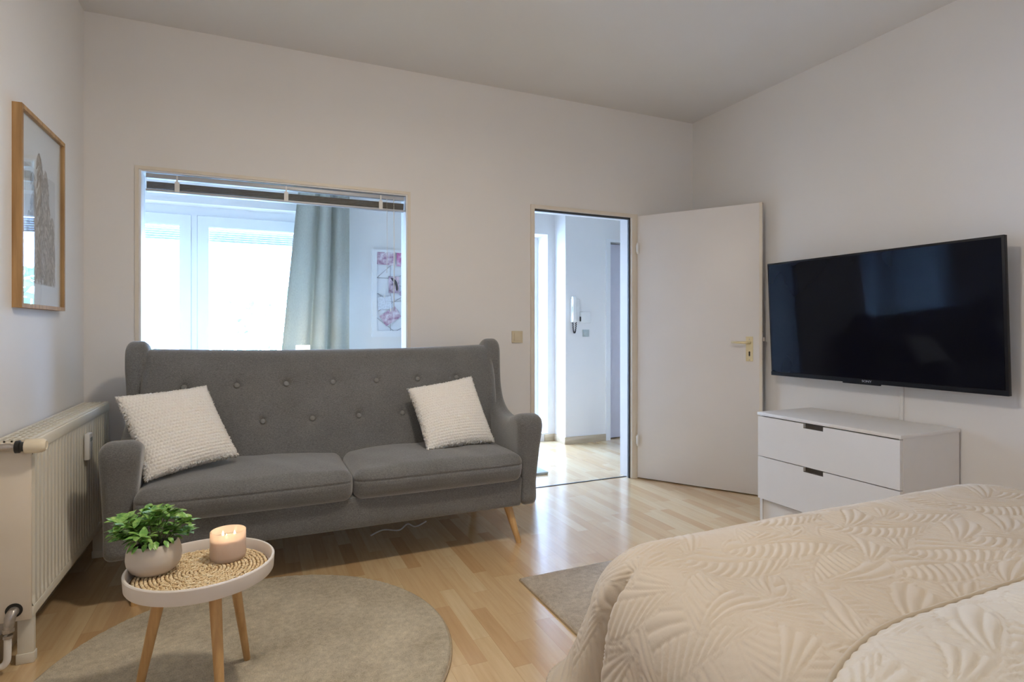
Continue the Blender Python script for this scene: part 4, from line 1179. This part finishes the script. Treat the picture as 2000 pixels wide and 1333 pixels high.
# ------------------------------------------------------------------ bed and quilts
def quilt_field(U, V_, seed=3, cell=.172, amp=.0042, ox=0., oy=0.):
    """height of leaf quilting at sheet coordinates"""
    rs = np.random.RandomState(seed)
    u0, u1, v0, v1 = U.min()-.2, U.max()+.2, V_.min()-.2, V_.max()+.2
    H = np.full(U.shape, -1.0)
    leaves = []
    j = 0; v = v0
    while v < v1:
        u = u0+(j % 2)*cell*.5
        while u < u1:
            flip = 1 if (j % 2) else -1
            leaves.append((u+rs.uniform(-.02, .02), v+rs.uniform(-.02, .02), R(flip*42+90+rs.uniform(-35, 35)), cell*1.75*rs.uniform(.9, 1.15), cell*1.05*rs.uniform(.9, 1.1)))
            u += cell
        v += cell*.60; j += 1
    for (lu, lv, an, L_, Wd) in reversed(leaves):
        msk = (np.abs(U-lu) < L_*1.02) & (np.abs(V_-lv) < L_*1.02) & (H < -.5)
        if not msk.any(): continue
        du, dv = U[msk]-lu, V_[msk]-lv
        a = du*math.cos(an)+dv*math.sin(an); b_ = -du*math.sin(an)+dv*math.cos(an)
        b_ = b_ - .9*a*(a-L_)/L_*.35*(1 if (lu*37 % 1) > .5 else -1)
        t_ = np.clip(a/L_, 0, 1)
        w_ = Wd/2*np.sin(PI*t_**1.25)**.55
        ins = (a > 0) & (a < L_) & (np.abs(b_) < w_)
        dist = np.where(ins, (w_-np.abs(b_))*np.clip(1.6-t_, .5, 1), 0)
        q = np.abs(b_)/np.maximum(w_, 1e-4)
        fan = np.abs(np.sin(PI*(np.arctan2(np.abs(b_), a+.02)/R(9.0))))
        comb = np.abs(np.sin(PI*(t_*L_/.023 - 2.6*q**1.5)))
        rib = np.where(b_ > 0, comb, fan)
        border = np.minimum(np.clip(dist/.0035, 0, 1), np.clip(np.abs(dist-.0095)/.003, 0, 1))
        mid = np.clip(np.abs(b_)/.004, 0, 1)
        inner = np.where(dist > .0095, np.clip(rib, 0, 1)**.6, .8)
        h = inner*np.sqrt(np.clip(border, 0, 1))*(.35+.65*np.sqrt(mid))
        idx = np.where(msk); sel = ins
        H[idx[0][sel], idx[1][sel]] = h[sel]
    bg = H < -.5
    st = .55+.12*np.sin(U*260+2*np.sin(V_*60))*np.sin(V_*210)
    H = np.where(bg, st, H)
    return H*amp
BX0_, BX1_, BY0_, BY1_, BZ_ = .705, 2.53, -.95, 1.345, .600
bd = thing('bed', 'low double bed hidden under the sand coloured bedspread', 'bed', (1.6, .2, 0))
box('bed_base', BX0_+.16, BX1_-.16, BY0_+.1, BY1_-.17, .10, .30, M['leg_wood'], bd)
V, Fc = round_box_arrays(BX1_-BX0_-.26, BY1_-BY0_-.26, .25, .07, 12, 12, 6); mesh('mattress', V+np.array([(BX0_+BX1_)/2, (BY0_+BY1_)/2-.02, .43]), Fc, M['sheet'], bd)
for x_ in (BX0_+.22, BX1_-.22):
    for y_ in (BY0_+.2, BY1_-.25): box('leg', x_-.03, x_+.03, y_-.03, y_+.03, 0, .10, M['leg_wood'], bd)
def bedspread():
    rc = .245                               # core inset = plan corner radius
    cx0, cx1, cy0, cy1 = BX0_+rc, BX1_-rc, BY0_+rc, BY1_-rc
    D = .50
    fine = .0038
    us = np.concatenate([np.arange(cx0-D, cx1+.15, fine), np.arange(cx1+.15, cx1+D, .012)])
    vs = np.concatenate([np.arange(cy0-D, .15, .025), np.arange(.15, cy1+D, fine)])
    U, V_ = np.meshgrid(us, vs, indexing='ij')
    Cx, Cy = np.clip(U, cx0, cx1), np.clip(V_, cy0, cy1)
    dx, dy = U-Cx, V_-Cy; s = np.hypot(dx, dy)
    # radius at diagonal directions limited so the cloth corner hangs lower only a little
    nx, ny = np.where(s > 1e-6, dx/np.maximum(s, 1e-6), 0), np.where(s > 1e-6, dy/np.maximum(s, 1e-6), 0)
    s = np.minimum(s, D)
    rho, s0 = .17, .055; phm = R(83); s1 = s0+rho*phm
    ph = np.clip((s-s0)/rho, 0, phm)
    r = np.where(s < s0, s, s0+rho*np.sin(ph)); zz = -rho*(1-np.cos(ph))
    hang = np.clip(s-s1, 0, 9)
    # stop the fall a little above the floor
    zz = zz - hang*math.sin(phm); r = r + hang*math.cos(phm)
    t_ = np.clip(hang/.20, 0, 1)
    th = np.arctan2(ny, nx)                                  # pi/2 far, pi left
    per = np.where((Cx > cx0) & (Cx < cx1), Cx, 0)+np.where((Cy > cy0) & (Cy < cy1), Cy, 0)+th*.20
    corner = ((Cx <= cx0+1e-6) & (Cy >= cy1-1e-6)).astype(float)
    rip = .010*np.sin(per*15+.6)+.006*np.sin(per*34+2)
    r = r + rip*t_**1.2
    dth = (th-R(178))                                        # crease where the corner starts
    fold = -.050*np.exp(-((th-R(172))/R(7))**2)*corner - .0*np.exp(-((V_-cy1)/.03)**2)
    bul = .050*np.exp(-((th-R(140))/R(22))**2)*corner
    low = np.clip((s-s0-rho*.35)/.14, 0, 1)
    r = r + fold*low + bul*np.clip(hang/.20, 0, 1.2)
    r = r + np.clip((hang-.14)/.06, 0, 1)**2*.030            # hem kicks outwards
    Z = BZ_+zz
    Z = Z + .006*noise1(U*2.1+V_*1.3, .4)*np.exp(-s*6) + .004*noise1(U*6-V_*4.1, 2)*np.exp(-s*6)
    X, Y = Cx+nx*r, Cy+ny*r
    P = np.stack([X, Y, Z], -1)
    du = np.gradient(P, axis=0); dv = np.gradient(P, axis=1); nr = np.cross(du, dv); nr /= np.linalg.norm(nr, axis=-1, keepdims=True)+1e-12
    H = quilt_field(U, V_, 3)
    P = P + nr*H[..., None]
    nu, nv = U.shape
    keep = (np.hypot(dx, dy) <= D+.02)
    floor_ok = P[..., 2] > .055
    ids = np.arange(nu*nv).reshape(nu, nv)
    q = keep[:-1, :-1] & keep[1:, :-1] & keep[:-1, 1:] & keep[1:, 1:] & floor_ok[:-1, :-1] & floor_ok[1:, 1:] & floor_ok[1:, :-1] & floor_ok[:-1, 1:]
    a = ids[:-1, :-1][q]; b_ = ids[1:, :-1][q]; c = ids[1:, 1:][q]; d_ = ids[:-1, 1:][q]
    Fq = np.stack([a, b_, c, d_], -1)
    used = np.unique(Fq); rm = -np.ones(nu*nv, dtype=int); rm[used] = np.arange(len(used))
    VV = P.reshape(-1, 3)[used]; FF = rm[Fq]
    org = np.array([1.6, .2, .6])
    me = bpy.data.meshes.new('bedspread'); me.vertices.add(len(VV)); me.vertices.foreach_set('co', (VV-org).astype(np.float32).ravel())
    me.loops.add(len(FF)*4); me.polygons.add(len(FF))
    me.loops.foreach_set('vertex_index', FF.astype(np.int32).ravel())
    me.polygons.foreach_set('loop_start', np.arange(0, len(FF)*4, 4, dtype=np.int32))
    me.polygons.foreach_set('use_smooth', np.ones(len(FF), dtype=bool))
    me.materials.append(M['quilt']); me.update(calc_edges=True); me.validate()
    o = bpy.data.objects.new('bedspread', me); put(o, None, tuple(org))
    tag(o, 'sand coloured bedspread quilted with large leaves hanging over the bed edge', 'bedspread')
bedspread()

def quilted_pillow():
    # flat quilted pillow sham with a piped edge, rounded corner by the bed edge
    x0, x1, y0_, y1_, rc = .700, 2.20, -.35, .668, .10
    us = np.arange(-1, 1.0001, 2/330); vs = np.arange(-1, 1.0001, 2/250)
    U, V_ = np.meshgrid(us, vs, indexing='ij')
    # square -> rounded rectangle by blending: scale rays inside rounded corners
    X = (x0+x1)/2+U*(x1-x0)/2; Y = (y0_+y1_)/2+V_*(y1_-y0_)/2
    ix = np.clip(X, x0+rc, x1-rc); iy = np.clip(Y, y0_+rc, y1_-rc)
    dx, dy = X-ix, Y-iy; L_ = np.hypot(dx, dy); Mx = np.maximum(np.abs(dx), np.abs(dy))
    k = np.where(L_ > 1e-9, Mx/np.maximum(L_, 1e-9), 1); X = ix+dx*k; Y = iy+dy*k
    e = rc-np.hypot(X-ix, Y-iy); Yo = Y.copy()
    e = np.where((ix == X) & (iy == Y), np.minimum(np.minimum(X-x0, x1-X), np.minimum(Y-y0_, y1_-Y)), e)
    e = np.clip(e, 0, 1)
    Y = Y - .70*np.clip(1.12-X, 0, 1)**2*(Yo-y0_)/(y1_-y0_)
    puff = .045*(1-np.exp(-e/.085))
    bow = .022*np.exp(-((Y-y1_)/.2)**2)*np.clip((X-x0)/.8, 0, 1)*0
    H = quilt_field(X, Y+.07, 9, cell=.172, amp=.0055)*np.clip(e/.03, 0.15, 1)
    # little gathers pulled along the piping
    gat = .0035*np.abs(np.sin((X*1.0+Y*.9)*70))*np.exp(-(e/.022)**2)
    drop = .10*np.clip((x0+.09-X)/.09, 0, 1)**2
    Zt = BZ_+.012+puff+H+gat-drop*.35
    Zb = np.full_like(Zt, BZ_+.006)-drop*.35
    n1, n2 = U.shape
    V = np.concatenate([np.stack([X, Y, Zt], -1).reshape(-1, 3), np.stack([X, Y, Zb], -1).reshape(-1, 3)])
    Fc = []; 
    ids = np.arange(n1*n2).reshape(n1, n2)
    a, b_, c, d_ = ids[:-1, :-1].ravel(), ids[1:, :-1].ravel(), ids[1:, 1:].ravel(), ids[:-1, 1:].ravel()
    Fc = np.stack([a, b_, c, d_], -1).tolist() + (np.stack([a, d_, c, b_], -1)+n1*n2).tolist()
    ring = list(ids[:, 0]) + list(ids[-1, 1:]) + list(ids[-2::-1, -1]) + list(ids[0, -2:0:-1])
    for i in range(len(ring)): q, q2 = ring[i], ring[(i+1) % len(ring)]; Fc.append((q, q2, q2+n1*n2, q+n1*n2))
    t = thing('quilted_pillow', 'cream quilted pillow sham with piped edge lying flat on the near end of the bed', 'pillow', ((x0+x1)/2, (y0_+y1_)/2, BZ_))
    mesh('cover', V, Fc, M['quilt_near'], t)
    # piping around the rim
    P = V[ring[::4]]; P = P.copy(); P[:, 2] = BZ_+.012
    cen = np.array([(x0+x1)/2, (y0_+y1_)/2, 0]); out = P-cen; out[:, 2] = 0; out /= np.linalg.norm(out, axis=1, keepdims=True)
    P = P+out*.003
    P = np.vstack([P, P[:1]])
    MB().tube([tuple(p) for p in P], .0068, 8, cap=False).build('piping', M['piping'], t, True)
quilted_pillow()

# ------------------------------------------------------------------ ceiling lamp (above the frame)
t = thing('ceiling_lamp', 'flat white ceiling lamp above the middle of the room', 'lamp', (LAMP[0], LAMP[1], ZC))
MB().lathe([(.0, .0), (.06, .0), (.06, -.03), (.0, -.03)], (LAMP[0], LAMP[1], ZC), 32).build('canopy', M['white_plastic'], t, True)
MB().lathe([(.008, -.03), (.008, -.05)], (LAMP[0], LAMP[1], ZC), 12).build('stem', M['white_plastic'], t, True)
MB().lathe([(.03, -.05), (.03, -.068), (.0, -.068)], (LAMP[0], LAMP[1], ZC), 24).build('socket', M['white_plastic'], t, True)

t = thing('floor_lamp', 'slim white floor lamp behind the bed head', 'lamp', (2.15, -1.25, 0))
MB().lathe([(.0, 0), (.13, 0), (.13, .015), (.015, .022), (.010, .03), (.010, 1.86), (.0, 1.86)], (2.15, -1.25, 0), 28).build('stand', M['white_plastic'], t, True)
MB().tube([(2.15, -1.25, 1.86), (2.15, -1.15, 1.90), (2.15, -1.06, 1.90)], .010, 10).build('arm', M['white_plastic'], t, True)
